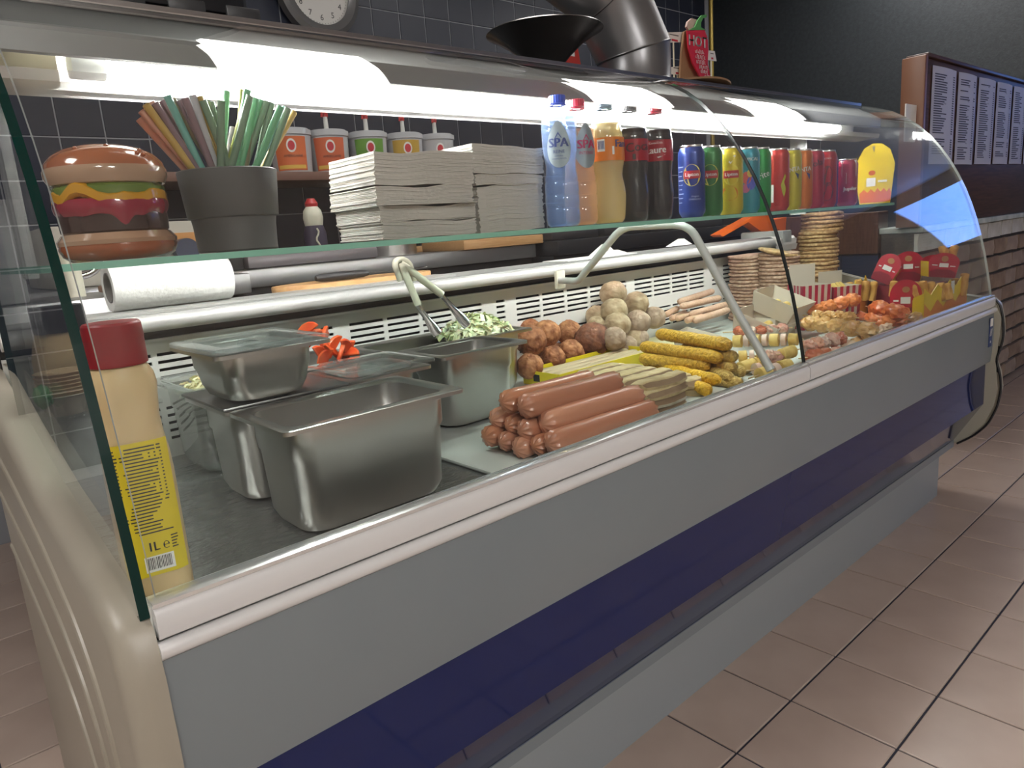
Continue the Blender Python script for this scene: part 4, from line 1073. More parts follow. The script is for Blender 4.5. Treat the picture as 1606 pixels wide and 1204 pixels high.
for t_, A, B, zt in ((bt2, (2.235, .955), (2.335, .945), .712), (bt, (2.20, .735), (2.485, .712), .700)):
    A = Vector((*A, 0)); B = Vector((*B, 0)); dv = (B - A); Lx = dv.length; dv.normalize(); nv = Vector((-dv.y, dv.x, 0))
    fw = lambda u, v, k: tuple(A + dv * u + nv * k + Vector((0, 0, v)))
    n = 7
    def teeth(k0, amp): return [(0, .609), (Lx, .609)] + [(Lx * (1 - i / n), k0 + (amp if i % 2 else -amp) + (.018 * (1 - i / n))) for i in range(n + 1)]
    bm = nbm(); prism(bm, teeth(zt, .012), fw, 0, .0015); w1 = part('flame_wall', bm, M_yc, t_, False)
    bm = nbm(); polyp(bm, teeth(.609 + (zt - .609) * .5, .014), lambda u, v: fw(u, v, -.0008)); part('flame_print', bm, M_oc, w1, False)
    dd = .030 if t_ is bt else .05
    bm = nbm(); prism(bm, [(0, 0), (Lx, 0), (Lx, dd), (0, dd)], lambda u, v, k: tuple(A + dv * u + nv * v + Vector((0, 0, k))), .609, .611); part('tray_floor', bm, M_yc, t_, False)
    bm = nbm(); prism(bm, [(0, .611), (Lx, .611), (Lx, zt - .02), (0, zt - .02)], fw, dd, dd + .0015); part('back_wall', bm, M_yc, t_, False)
    for e in (0, Lx - .0015):
        bm = nbm(); prism(bm, [(0, .611), (dd, .611), (dd, zt - .015), (0, zt)], lambda u, v, k, e=e: tuple(A + dv * (e + k) + nv * u + Vector((0, 0, v))), 0, .0015); part('end_wall', bm, M_yc, t_, False)
ng = [((1440, 470), (1433, 442), 2.285, 'leftmost upright one in the middle row'), ((1453, 470), (1446, 440), 2.30, 'second upright one in the middle row'), ((1465, 468), (1460, 441), 2.31, 'third upright one in the middle row'), ((1477, 466), (1474, 443), 2.32, 'fourth upright one in the middle row'), ((1489, 464), (1484, 444), 2.33, 'bright one at the right of the middle row'),
      ((1508, 458), (1514, 428), 2.45, 'tall one at the right end of the tray'), ((1500, 456), (1498, 436), 2.44, 'short one beside the tall one'), ((1484, 412), (1479, 385), 2.42, 'left one sticking out of the red boxes'), ((1489, 412), (1498, 384), 2.43, 'right one sticking out of the red boxes'), ((1478, 400), (1490, 392), 2.44, 'crosswise one on top of the red boxes'),
      ((1334, 466), (1332, 442), 2.255, 'leftmost in the small tray'), ((1344, 466), (1346, 438), 2.275, 'second in the small tray'), ((1356, 466), (1358, 440), 2.30, 'third in the small tray'), ((1368, 466), (1371, 441), 2.32, 'fourth in the small tray'), ((1401, 460), (1403, 440), 2.335, 'one left of the lower red box')]
for i, (a, b, X, lab) in enumerate(ng):
    A, B = PX(*a, X), PX(*b, X)
    nugget('golden breaded chicken stick, ' + lab, A - Vector((0, 0, .012)), B, .0115, M_nug, 'golden breaded chicken sticks', i)
bm = nbm(); c_ = PX(1493, 445, 2.36)
solo('white_tag', bbox(c_.x - .004, c_.x + .02, c_.y - .001, c_.y + .001, c_.z - .03, c_.z + .008, 0), WHITE, 'small white card corner between the nuggets and the tray end', 'card')

# ============================================================ ON THE GLASS SHELF
SZ = .9560
# hamburger ornament
hb = thing('hamburger_ornament', 'glossy ceramic hamburger ornament at the left end of the glass shelf', 'ornament', (.222, .928, SZ))
M_bun = mat('glazed_bun', (.36, .115, .05), .12, coat=.8, col2=(.30, .08, .03), cscale=12)
M_bunp = mat('glazed_pale_bun', (.44, .29, .20), .12, coat=.8, col2=(.36, .20, .12), cscale=10)
part('bottom_bun', lathe([(.0, 0), (.050, 0), (.058, .006), (.0615, .014), (.060, .022), (.054, .027), (0, .027)], 40), M_bun, hb)
part('bottom_bun_rim', lathe([(.054, .0255), (.0615, .018), (.062, .0225), (.056, .030), (0, .030)], 40), M_bunp, hb)
def wob(bm, az, ar, f, seed, z0=None):
    for v in bm.verts:
        a = math.atan2(v.co.y, v.co.x); r = math.hypot(v.co.x, v.co.y)
        if r > .01 and (z0 is None or v.co.z < z0):
            n = noise.noise(Vector((math.cos(a) * f, math.sin(a) * f, seed)))
            v.co.z += az * n; v.co.x *= 1 + ar * n; v.co.y *= 1 + ar * n
    return bm
part('patty', wob(lathe([(0, .028), (.050, .028), (.055, .032), (.056, .045), (.055, .055), (.050, .060), (0, .060)], 48), 0, .03, 4, 2), mat('glazed_patty', (.045, .022, .018), .15, coat=.8, bump=.5, scale=90), hb)
bm = lathe([(.0560, .050), (.0585, .054), (.0595, .060), (.058, .066), (.052, .069), (0, .069)], 96, cap=False)
for v in bm.verts:
    if v.co.z < .058 and math.hypot(v.co.x, v.co.y) > .03:
        a = math.atan2(v.co.y, v.co.x); d_ = 0
        for a0, dep_, wd in ((-1.62, .017, .16), (-1.3, .004, .14), (-2.3, .006, .2), (-.8, .005, .2), (-2.9, .004, .2), (.2, .008, .3), (1.6, .012, .3)):
            dd = (a - a0 + PI) % (2 * PI) - PI; d_ += dep_ * math.exp(-(dd / wd) ** 2)
        v.co.z -= d_ - .002 + .002 * math.sin(a * 9)
part('ketchup', bm, mat('glazed_ketchup', (.27, .012, .035), .1, coat=.9), hb)
part('cheese', wob(lathe([(.0545, .060), (.0590, .064), (.0590, .073), (.055, .0765), (0, .0765)], 48, cap=False), .012, .02, 2.2, 5), mat('glazed_cheese', (.55, .27, .015), .12, coat=.8), hb)
part('lettuce', wob(lathe([(.0545, .068), (.0575, .072), (.0575, .079), (.054, .083), (0, .083)], 48, cap=False), .010, .012, 2.2, 14, .075), mat('glazed_lettuce', (.13, .20, .035), .12, coat=.8), hb)
part('top_bun_rim', lathe([(.050, .080), (.0585, .083), (.0625, .091), (.0625, .0985), (.060, .103)], 48, cap=False), M_bunp, hb)
part('top_bun', lathe([(.0622, .097), (.0600, .106), (.0535, .114), (.044, .120), (.030, .1245), (.015, .1265), (0, .127)], 48, cap=False), M_bun, hb)
for a, q in ((-1.7, .040), (-1.15, .055), (-1.05, .057), (-1.0, .050), (-2.4, .045)):
    bm = nbm(); bmesh.ops.create_uvsphere(bm, u_segments=10, v_segments=6, radius=.0025)
    part('sesame_seed', bm, M_bun, hb, loc=(q * math.cos(a), q * math.sin(a), .124 - (q / .0605) ** 4 * .016))

# straw cup
cpx, cpy = .368, .950
t = thing('straw_cup', 'dark grey plastic cup full of paper straws on the glass shelf', 'cup', (cpx, cpy, SZ))
part('cup', lathe([(0, 0), (.0475, 0), (.0495, .002), (.0515, .042), (.0545, .0425), (.0560, .044), (.0610, .100), (.0600, .101), (.0590, .100), (.0530, .046), (.0470, .006), (0, .005)], 48, cap=False), mat('dark_grey_plastic', (.095, .095, .095), .42, bump=.03, scale=200), t)
S_COL = {'salmon': (.60, .33, .25), 'gold': (.55, .38, .12), 'purple brown': (.24, .16, .18), 'olive brown': (.22, .18, .11), 'grey green': (.20, .29, .20), 'bright green': (.16, .42, .23), 'yellow green': (.42, .47, .12), 'pale grey': (.48, .48, .50), 'teal': (.18, .42, .36)}
straws = []
left = [('salmon', 218, 186), ('salmon', 222, 174), ('gold', 229, 164), ('salmon', 236, 160), ('gold', 232, 167), ('purple brown', 243, 162), ('purple brown', 255, 158), ('teal', 262, 150), ('olive brown', 270, 156), ('purple brown', 282, 157), ('purple brown', 290, 154),
        ('gold', 295, 153), ('purple brown', 300, 155), ('pale grey', 302, 149), ('gold', 312, 151), ('grey green', 318, 157), ('grey green', 324, 158), ('olive brown', 276, 160), ('purple brown', 248, 165), ('grey green', 330, 160)]
right = [('grey green', 347, 158), ('bright green', 355, 144), ('yellow green', 380, 141), ('yellow green', 385, 160), ('pale grey', 366, 200), ('grey green', 392, 150), ('olive brown', 395, 162), ('bright green', 402, 155), ('bright green', 410, 158), ('grey green', 418, 160), ('grey green', 425, 162), ('bright green', 440, 167), ('teal', 447, 169), ('grey green', 452, 170), ('gold', 461, 176), ('bright green', 388, 140)]
M_st = {k: mat('straw_' + k.replace(' ', '_'), v, .45, sss=.1) for k, v in S_COL.items()}
rr = random.Random(9)
ords2 = ['first', 'second', 'third', 'fourth', 'fifth', 'sixth', 'seventh']
same_c = {}
left.sort(key=lambda q: q[1]); right.sort(key=lambda q: q[1])
for i, (c, px, py) in enumerate(left + right):
    lean = 'left' if i < len(left) else 'right'
    same_c[c, lean] = same_c.get((c, lean), 0) + 1; n_c = sum(1 for q in (left if lean == 'left' else right) if q[0] == c)
    y = .945 + rr.uniform(-.03, .035)
    tp_ = PY(px, py, y)
    # the straw leans on the cup's rim and stands on its floor on the other side
    fx = .3 if lean == 'left' else -.3
    bx_, by_ = cpx + fx * .055 + rr.uniform(-.018, .018), cpy - (y - cpy) * .4
    b = Vector((bx_, by_, SZ + .008)); d = tp_ - b
    # keep inside the rim at its height
    k = (.096) / d.z; rim = b + d * k; off = Vector((rim.x - cpx, rim.y - cpy, 0))
    if off.length > .053:
        b -= (off - off.normalized() * .053) / (1 - k) if k < 1 else off * 0
        b.z = SZ + .008; q = Vector((b.x - cpx, b.y - cpy, 0))
        if q.length > .043: q = q.normalized() * .043; b.x, b.y = cpx + q.x, cpy + q.y
    bm = nbm(); tube(bm, [b, b.lerp(tp_, .5), tp_], .0046, 10, caps=False)
    tube(bm, [b, b.lerp(tp_, .5), tp_], .0041, 10, caps=False)
    cc = centred(bm)
    solo('paper_straw', bm, M_st[c], ('%s paper straw leaning %s in the grey cup' % (c, lean)) + (', %s from left' % ords2[same_c[c, lean] - 1] if n_c > 1 else ''), 'straw', '%s straws leaning %s' % (c, lean), loc=cc)

# napkin bundles
M_nap = mat('unbleached_napkin', (.62, .585, .54), .9, bump=.25, scale=160, sss=.05)
def napkins(label, x0, x1, y0, y1, z0, z1, n, seed, grp, skew=0.):
    rr = random.Random(seed); bm = nbm(); h = (z1 - z0) / n
    for i in range(n):
        a, b = z0 + i * h, z0 + (i + 1) * h - h * .12
        dx, dy = rr.uniform(-.0014, .0014), rr.uniform(-.0010, .0010)
        nx = 8; R = []
        for s in range(2):
            pass
        def zz(u): return .0022 * math.sin(u * 5 + seed) * (i / n) + .0012 * math.sin(u * 11 + seed * 2)
        xs_ = [x0 + (x1 - x0) * k / nx for k in range(nx + 1)]
        # rounded fold on the left side
        P = []
        for k, x in enumerate(xs_):
            u = k / nx; P.append((x + dx + skew * (i / n), a + zz(u), b + zz(u)))
        V = [[bm.verts.new((x, y, z)) for y, z in ((y0 + dy, lo), (y0 + dy, hi), (y1 + dy, hi), (y1 + dy, lo))] for x, lo, hi in P]
        for A, B in zip(V, V[1:]):
            for j in range(4): bm.faces.new((A[j], A[(j + 1) % 4], B[(j + 1) % 4], B[j]))
        bm.faces.new(V[0][::-1]); bm.faces.new(V[-1])
    return solo('napkin_bundle', bm, M_nap, label, 'napkins', grp, smooth=False)
nz = SZ + .0003
g = 'folded napkin stacks'
napkins('bundle of folded paper napkins at the bottom of the left stack', .562, .735, .905, 1.03, nz, nz + .024, 12, 1, g)
napkins('second bundle from the bottom of the left stack of napkins', .560, .736, .905, 1.035, nz + .025, nz + .047, 11, 2, g)
napkins('thin bundle with a projecting top sheet in the left stack of napkins', .556, .732, .903, 1.04, nz + .048, nz + .075, 13, 3, g)
o = solo('napkin_sheet', bbox(.565, .742, .893, 1.0, nz + .0478, nz + .0486, 0), M_nap, 'single napkin sheet sticking out towards the glass in the left stack', 'napkin')
napkins('thick top bundle of the left stack of napkins', .556, .735, .902, 1.035, nz + .0762, nz + .123, 22, 4, g, .003)
napkins('tall bottom bundle of the right stack of napkins', .768, .917, .935, 1.10, nz, nz + .076, 38, 5, g)
napkins('middle bundle of the right stack of napkins', .764, .917, .932, 1.10, nz + .0765, nz + .094, 9, 6, g)
napkins('top bundle of the right stack of napkins', .760, .918, .930, 1.11, nz + .0945, nz + .139, 22, 7, g)

# bottles
def profile_bottle(name, label, x, y, prof, m, liquid, lr, ml, mcap, cap, grp, n=36, wave=None, rz=0):
    t = thing(name, label, 'bottle', (x, y, nz), group=grp, rz=rz)
    bm = lathe([(max(r, 0), z) for r, z in prof], n, cap=False)
    if wave: wave(bm)
    part('bottle', bm, m, t)
    if liquid:
        lp = [(max(r - .0012, 0), z + .0012 if z < .01 else z) for r, z in prof if z < lr]
        # close at the fill level
        rl = lp[-1][0]
        lp = lp + [(rl * 1.0, lr), (0, lr)]
        bm = lathe(lp, n, cap=False)
        if wave: wave(bm)
        part('drink', bm, ml, t)
    cr, z0, z1 = cap
    bm = nbm(); n2 = 40; 
    bm = lathe([(0, z0), (cr, z0), (cr, z1 - .001), (cr - .001, z1), (0, z1)], n2)
    for v in bm.verts:
        a = round(math.atan2(v.co.y, v.co.x) / (2 * PI) * n2)
        if a % 2 and math.hypot(v.co.x, v.co.y) > cr * .9 and v.co.z < z1 - .0005: v.co.x *= .965; v.co.y *= .965
    part('cap', bm, mcap, t, smooth=False)
    part('neck_ring', lathe([(cr * .9, z0 - .0045), (cr * 1.05, z0 - .004), (cr * 1.05, z0 - .0015), (cr * .9, z0 - .001)], 30, cap=False), mcap, t)
    return t
def pet(name, col, amt): return glass(name, col, 1.5, .03, ((col[0] * .8, col[1] * .85, col[2]), amt))
M_pet_blue = pet('blue_tinted_pet', (.86, .93, 1.0), .05)
M_pet = pet('clear_pet', (.96, .97, .97), .03)
def liquid_mat(name, col, dens, milk):  # milk: diffuse colour that paints in the brightness of refracted light
    if name in MT: return MT[name]
    return glass(name, col, 1.33, .02, (milk, dens))
M_water = liquid_mat('still_water_lit_blue', (.86, .92, .99), .30, (.42, .56, .85))
M_pinkl = liquid_mat('sparkling_water_pinkish', (.98, .86, .74), .42, (.82, .50, .32))
M_oranget = liquid_mat('orange_drink', (.97, .90, .68), .5, (.84, .68, .34))
M_cola = mat('cola', (.010, .005, .004), .15)
M_bcap = mat('blue_cap', (.01, .06, .55), .35); M_rcap = mat('red_cap', (.62, .01, .05), .35)
spa = [(0, .004), (.012, .003), (.024, 0), (.0285, .004), (.0305, .012), (.0300, .030), (.0290, .032), (.0305, .036), (.0305, .052), (.0290, .054), (.0300, .058), (.0300, .074), (.0280, .077), (.0290, .082), (.0270, .092), (.0262, .105), (.0280, .118), (.0300, .130), (.0305, .150), (.0300, .152), (.0306, .155), (.0306, .160), (.0300, .162), (.0304, .165), (.0300, .172), (.0270, .184), (.0200, .194), (.0135, .200), (.0125, .203), (.0125, .209)]
t1 = profile_bottle('water_bottle', 'clear blue water bottle with blue cap and silver drop label', .928, .897, spa, M_pet_blue, True, .182, M_water, M_bcap, (.0145, .205, .218), 'small drink bottles')
t2 = profile_bottle('water_bottle', 'pinkish sparkling water bottle with red cap behind the blue one', .992, .912, spa, M_pet, True, .166, M_pinkl, M_rcap, (.0145, .205, .218), 'small drink bottles')
M_slv = mat('silver_label', (.30, .36, .40), .35, .35)
M_navy = ink((.015, .04, .20)); M_crim = ink((.50, .01, .10))
for t_, txt, sub, col in ((t1, 'SPA', 'REINE', M_navy), (t2, 'SPA', 'INTENSE', M_crim)):
    f = cyl(.0308, -PI / 2 - (.86 if t_ is t1 else .35), .0002); z0 = .128
    def drop(k, f=f): return [(k * .0215 * math.cos(a) * (1 - .45 * max(0, math.sin(a)) ** 2), z0 + k * (.030 * math.sin(a) if math.sin(a) < 0 else .046 * math.sin(a))) for a in [2 * PI * i / 28 for i in range(28)]]
    bm = nbm(); c0 = bm.verts.new(f(0, z0)); V1 = [bm.verts.new(f(*p_)) for p_ in drop(.5)]; V2 = [bm.verts.new(f(*p_)) for p_ in drop(1)]
    for i in range(28):
        j = (i + 1) % 28; bm.faces.new((c0, V1[i], V1[j])); bm.faces.new((V1[i], V2[i], V2[j], V1[j]))
    lb = part('label', bm, M_slv, t_)
    g_ = cyl(.0308, -PI / 2 - (.86 if t_ is t1 else .35), .0008); bm = nbm()
    put_text(bm, txt, .0205, 0, z0 + .010, g_, bold=.0009); put_text(bm, sub, .0075, 0, z0 - .004, g_)
    polyp(bm, [(-.006, z0 + .018), (-.0045, z0 + .018), (0, z0 + .0245), (.0045, z0 + .018), (.006, z0 + .018), (0, z0 + .028)], g_)
    if t_ is t1:
        put_text(bm, 'NATURAL', .0032, 0, z0 - .011, g_); put_text(bm, 'MINERAL WATER', .0032, 0, z0 - .0155, g_)
    part('label_print', bm, col, lb, kind='stuff')
def twist(bm):
    for v in bm.verts:
        if v.co.z < .105:
            a = math.atan2(v.co.y, v.co.x); k = .07 * math.sin(a * 2 + v.co.z * 60) * min(1, (.105 - v.co.z) * 30) * min(1, v.co.z * 40)
            v.co.x *= 1 + k; v.co.y *= 1 + k
fanta = [(0, .005), (.014, .003), (.026, 0), (.031, .005), (.033, .016), (.0330, .035), (.0325, .05), (.031, .065), (.0295, .078), (.0290, .086), (.031, .098), (.0325, .106), (.0328, .112), (.0328, .148), (.0320, .154), (.028, .170), (.022, .184), (.016, .193), (.0128, .198), (.0128, .208)]
t3 = profile_bottle('lemonade_bottle', 'bottle of cloudy yellow lemonade with orange label and pale blue cap', 1.047, .895, fanta, M_pet, True, .176, M_oranget, mat('pale_blue_cap', (.30, .45, .62), .35), (.0145, .204, .216), 'small drink bottles', wave=twist)
cola = [(0, .005), (.014, .003), (.024, 0), (.0290, .006), (.0305, .018), (.0325, .040), (.0328, .055), (.0305, .075), (.0300, .088), (.0320, .105), (.0325, .112), (.0325, .150), (.0315, .156), (.0285, .170), (.022, .184), (.016, .193), (.0128, .198), (.0128, .208)]
t4 = profile_bottle('cola_bottle', 'cola bottle with red label and dark cap, left one', 1.118, .895, cola, M_pet, True, .168, M_cola, mat('dark_cap', (.10, .10, .11), .4), (.0145, .204, .216), 'small drink bottles')
t5 = profile_bottle('cola_bottle', 'cola bottle with red label and red cap, right one', 1.193, .893, cola, M_pet, True, .168, M_cola, M_rcap, (.0145, .204, .216), 'small drink bottles')
M_ol = mat('orange_label', (.72, .20, .015), .4); M_rl = mat('red_label', (.36, .005, .02), .35)
def wrap(t, r, z0, z1, m, nm='label'):
    bm = nbm(); n = 40; R = [[bm.verts.new((r * math.cos(2 * PI * i / n), r * math.sin(2 * PI * i / n), z)) for i in range(n)] for z in (z0, z1)]
    for i in range(n): bm.faces.new((R[0][i], R[0][(i + 1) % n], R[1][(i + 1) % n], R[1][i]))
    return part(nm, bm, m, t)
lb = wrap(t3, .0335, .110, .150, M_ol)
f = cyl(.0335, -PI / 2 - .80, .0005); bm = nbm(); patch(bm, -.018, -.004, .126, .147, f, 4); patch(bm, .009, .013, .120, .134, f, 2); part('label_field', bm, WHITE, lb)
f = cyl(.0335, -PI / 2 - .80, .0009); bm = nbm()
for q in range(5): patch(bm, -.016 + q * .0024, -.0148 + q * .0024, .130, .144, f)
put_text(bm, 'Fanta', .018, .034, .138, f, bold=.0006); part('label_print', bm, M_navy, lb, kind='stuff')
lb = wrap(t4, .0331, .110, .149, M_rl)
f = cyl(.0331, -PI / 2 - .80, .0007); bm = nbm(); put_text(bm, 'Coca', .023, .012, .134, f, rot=.08, bold=.0005); patch(bm, .000, .006, .112, .122, f, 2); part('label_print', bm, INK, lb, kind='stuff')
lb = wrap(t5, .0331, .110, .149, M_rl)
f = cyl(.0331, -PI / 2 - .80, .0007); bm = nbm(); put_text(bm, 'Laure', .018, -.004, .130, f, rot=.03, bold=.0006)
polyp(bm, [(-.022, .1165), (.000, .118), (.016, .122), (.002, .1155), (-.022, .1145)], f); put_text(bm, 'Coca-Cola', .006, -.004, .1435, f); part('label_print', bm, WHITE, lb, kind='stuff')

# cans
CANP = [(0, .002), (.020, .002), (.0215, 0), (.0225, .002), (.0268, .009), (.0275, .013), (.0275, .128), (.0268, .133), (.0235, .1405), (.0230, .1415)]
M_can = mat('can_aluminium', (.75, .75, .75), .25, 1)
def can(label, x, y, col, deco, h=1., name='drink_can', col2=None, face=-.95, rad=1.):
    t = thing(name, label, 'drink can', (x, y, nz), group='drink cans in a row on the glass shelf')
    m = mat('can_' + '_'.join(str(int(c * 99)) for c in col) + ('' if not col2 else '_' + '_'.join(str(int(c * 99)) for c in col2)), col, .3, .35, coat=.3, col2=col2, cscale=16)
    part('can', lathe([(r * rad, z * h) for r, z in CANP], 32, cap=False), m, t)
    part('rim', lathe([(r * rad, z * h) for r, z in ((.0230, .1410), (.0236, .1445), (.0228, .146), (.0218, .1445), (.0215, .141), (0, .141))], 32, cap=False), M_can, t)
    f = lambda off: cyl(.0275 * rad, -PI / 2 + face, off)
    deco(t, f)
    return t
def lipton(t, f, low=(.65, .22, .02)):
    bm = nbm(); disc(bm, 0, .085, .0185, .022, f(.0004), 24, 0); part('sun_emblem', bm, mat('lemon_yellow', (.68, .62, .10), .4), t)
    bm = nbm(); patch(bm, -.0165, .0165, .078, .094, f(.0012), 6); part('name_field', bm, mat('brand_red', (.45, .01, .02), .4), t)
    bm = nbm(); put_text(bm, 'Lipton', .0105, 0, .086, f(.0018), bold=.0003); part('can_print', bm, WHITE, t, kind='stuff')
def fanta_d(orange):
    def d(t, f):
        bm = nbm(); polyp(bm, [(-.015, .078), (.017, .072), (.019, .084), (.010, .088), (-.006, .092)], f(.0005)); part('splash', bm, M_navy, t)
        bm = nbm(); put_text(bm, 'FANTA', .0150, 0, .095, f(.0012), rot=.12, bold=.0006, sx=.85); part('can_print', bm, WHITE, t, kind='stuff')
    return d
def word(s, size, z, m, rot=0., sx=1., extra=None, u=0.):
    def d(t, f):
        if extra: extra(t, f)
        bm = nbm(); put_text(bm, s, size, u, z, f(.0012), rot=rot, sx=sx, bold=.0004); part('can_print', bm, m, t, kind='stuff')
    return d
def lipton_blue(t, f):
    lipton(t, f); bm = nbm()
    for q in range(9): patch(bm, -.034, -.022 + (q % 3) * .002, .030 + q * .009, .0315 + q * .009, f(.0009), 3)
    put_text(bm, 'Original', .005, .006, .042, f(.0009)); put_text(bm, 'SPARKLING', .005, .006, .036, f(.0009)); part('small_print', bm, mat('pale_blue_print', (.45, .55, .80), .5), t, kind='stuff')
def peach(t, f):
    lipton(t, f); bm = nbm(); disc(bm, -.004, .045, .019, .016, f(.0003), 20); part('fruit_print', bm, mat('peach_orange', (.62, .17, .02), .4), t)
    bm = nbm(); polyp(bm, [(-.006, .112), (.006, .126), (.010, .125), (-.001, .108)], f(.0005)); part('straw_print', bm, WHITE, t)
def tropical(t, f):
    for (u, v, a, b, c) in ((-.004, .078, .010, .014, (.65, .12, .10)), (.006, .066, .010, .015, (.08, .10, .55)), (-.006, .055, .009, .010, (.55, .15, .30)), (.003, .088, .006, .009, (.75, .55, .10))):
        bm = nbm(); disc(bm, u, v, a, b, f(.0004 + v * .01)); part('bird_print', bm, ink(c), t)
def swoosh(t, f):
    bm = nbm(); polyp(bm, [(-.018, .128), (.012, .128), (-.010, .078), (-.018, .074)], f(.0004)); part('yellow_band', bm, mat('lime_yellow', (.50, .52, .03), .4), t)
def yel_s(t, f):
    bm = nbm(); polyp(bm, [(.004, .060), (.014, .085), (.018, .080), (.012, .066), (.018, .050), (.012, .030), (.007, .046)], f(.0005)); part('splash', bm, mat('lime_yellow', (.50, .52, .03), .4), t)
    bm = nbm(); patch(bm, -.018, -.012, .020, .062, f(.0005), 2); part('white_field', bm, WHITE, t)
def portrait(t, f):
    bm = nbm(); disc(bm, 0, .080, .013, .026, f(.0004)); disc(bm, 0, .040, .016, .024, f(.0005)); part('dark_portrait', bm, mat('dark_wine_print', (.07, .015, .02), .4), t)
GR, BL = (.03, .16, .045), (.015, .035, .20)
xs_c = [1.330, 1.397, 1.480, 1.552, 1.603, 1.690, 1.752, 1.810, 1.872, 1.945]
YC = .905
can('blue iced tea can with a yellow sun emblem, first in the row', xs_c[0], YC, BL, lipton_blue, col2=(.03, .07, .32))
can('dark green iced tea can, second in the row', xs_c[1], YC, GR, lipton, col2=(.05, .22, .07))
can('yellow and orange peach iced tea can', xs_c[2], YC, (.62, .48, .03), peach)
can('turquoise tropical drink can with a parrot picture', xs_c[3], YC, (.04, .28, .36), word('TROPICAL', .010, .118, WHITE, extra=tropical))
can('green lemon soda can with a yellow band', xs_c[4], YC, (.01, .30, .06), word('Sprite', .020, .080, WHITE, rot=.35, extra=swoosh))
can('red fruit soda can with a yellow splash', xs_c[5], YC, (.50, .035, .03), yel_s)
can('yellow soda can with white letters', xs_c[6], YC, (.58, .50, .03), fanta_d(0))
can('orange soda can with white letters on a blue splash', xs_c[7], YC, (.66, .18, .015), fanta_d(1))
can('crimson cola can with black script', xs_c[8], YC, (.42, .02, .045), word('Cola', .022, .110, INK, rot=.2))
can('red cola can with a dark figure printed on it', xs_c[9], YC, (.42, .008, .015), word('COCA', .006, .124, WHITE, extra=portrait))
def thin(t, f):
    bm = nbm(); patch(bm, -.006, .010, .03, .07, f(.0004), 3); part('silver_field', bm, WHITE, t)
can('slim blue and white can squeezed behind the red beer can', 2.005, .925, (.02, .05, .30), thin, h=.93, rad=.9)
def jup(t, f):
    bm = nbm(); polyp(bm, [(-.020, .120), (.020, .120), (.020, .078), (-.008, .058), (-.008, .088), (-.020, .08)], f(.0004)); part('white_field', bm, WHITE, t)
can('short red and white beer can near the yellow box', 2.075, YC, (.36, .01, .05), word('Jupiler', .014, .045, WHITE, extra=jup, u=.004), h=.86)
# yellow coffin-shaped box
yb = thing('yellow_snack_box', 'yellow six sided snack box standing at the right end of the shelf', 'snack box', (2.238, .898, nz))
d = EYE - Vector((2.238, .898, 1)); yb.rotation_euler = (0, 0, math.atan2(d.y, d.x) + PI / 2 + .05)
hx = [(-.036, 0), (.044, 0), (.053, .110), (.040, .150), (.018, .168), (-.006, .170), (-.028, .158), (-.052, .112)]
bm = nbm(); prism(bm, hx, alongY, -.002, .022); part('box', bm, M_yc, yb, False)
f = lambda u, v: (u, -.0026, v)
bm = nbm(); polyp(bm, [(-.035, .004), (.0435, .004), (.0455, .030), (.040, .042), (.034, .032), (.026, .044), (.018, .032), (.010, .045), (.002, .032), (-.008, .043), (-.016, .032), (-.026, .042), (-.038, .030)], f); part('flame_print', bm, mat('flame_orange_print', (.70, .16, .03), .4), yb)
bm = nbm(); patch(bm, -.020, .004, .050, .074, f); patch(bm, .010, .034, .060, .066, f); part('white_print', bm, WHITE, yb, kind='stuff')
bm = nbm(); disc(bm, -.006, .088, .009, .007, f); part('round_emblem', bm, ink((.55, .10, .02)), yb)
bm = nbm(); polyp(bm, [(-.008, .162), (0, .162), (-.002, .145)], lambda u, v: (u, -.0027, v)); part('hang_slot', bm, M_steel, yb)

# things on the left inside the display
solo('glass_riser', bbox(.14, .30, 1.17, 1.33, .735, .741, .001), [glass('clear_float_glass')], 'small glass riser plate at the back left of the display', 'riser')
for x_, y_ in ((.15, 1.18), (.29, 1.18), (.15, 1.32), (.29, 1.32)): pass
jb = thing('sauce_jug', 'big beige sauce jug with square black cap behind the side glass', 'sauce jug', (.205, 1.30, .7415))
bm = nbm(); loft(bm, [sq_ring(a, b, z, 3) for a, b, z in ((.040, .030, 0), (.045, .034, .006), (.045, .034, .07), (.040, .030, .095), (.034, .028, .112))], cap0=True, cap1=True); part('jug', bm, mat('beige_sauce_plastic', (.42, .31, .17), .35, sss=.1), jb)
bm = nbm(); loft(bm, [sq_ring(.035, .030, z, 6) for z in (.112, .152)], cap0=True, cap1=True); part('cap', bm, M_black, jb)
M_bowl = mat('brown_paper_bowl', (.50, .34, .20), .6); M_bw = mat('bowl_outside_pale', (.52, .46, .38), .6)
c_ = PY(80, 640, 1.20)
for k_ in range(7):
    solo('paper_bowl', lathe([(0, .001), (.018, .001), (.021, .003), (.031, .030), (.033, .0305), (.0335, .029), (.0310, .0285), (.022, .000), (0, 0)], 24, cap=False), M_bowl if k_ else M_bw,
         'small brown paper bowl, %s from the bottom of the nested stack at the left' % ords[k_], 'bowl', 'nested paper bowls', loc=(.178, 1.205, .7415 + k_ * .0055))
solo('green_clip', blob(.012, .012, .016, .3, 3, 4, 3), mat('green_plastic', (.06, .25, .07), .4), 'small green plastic bag clip beside the paper bowls', 'clip', loc=(.150, 1.185, .775))

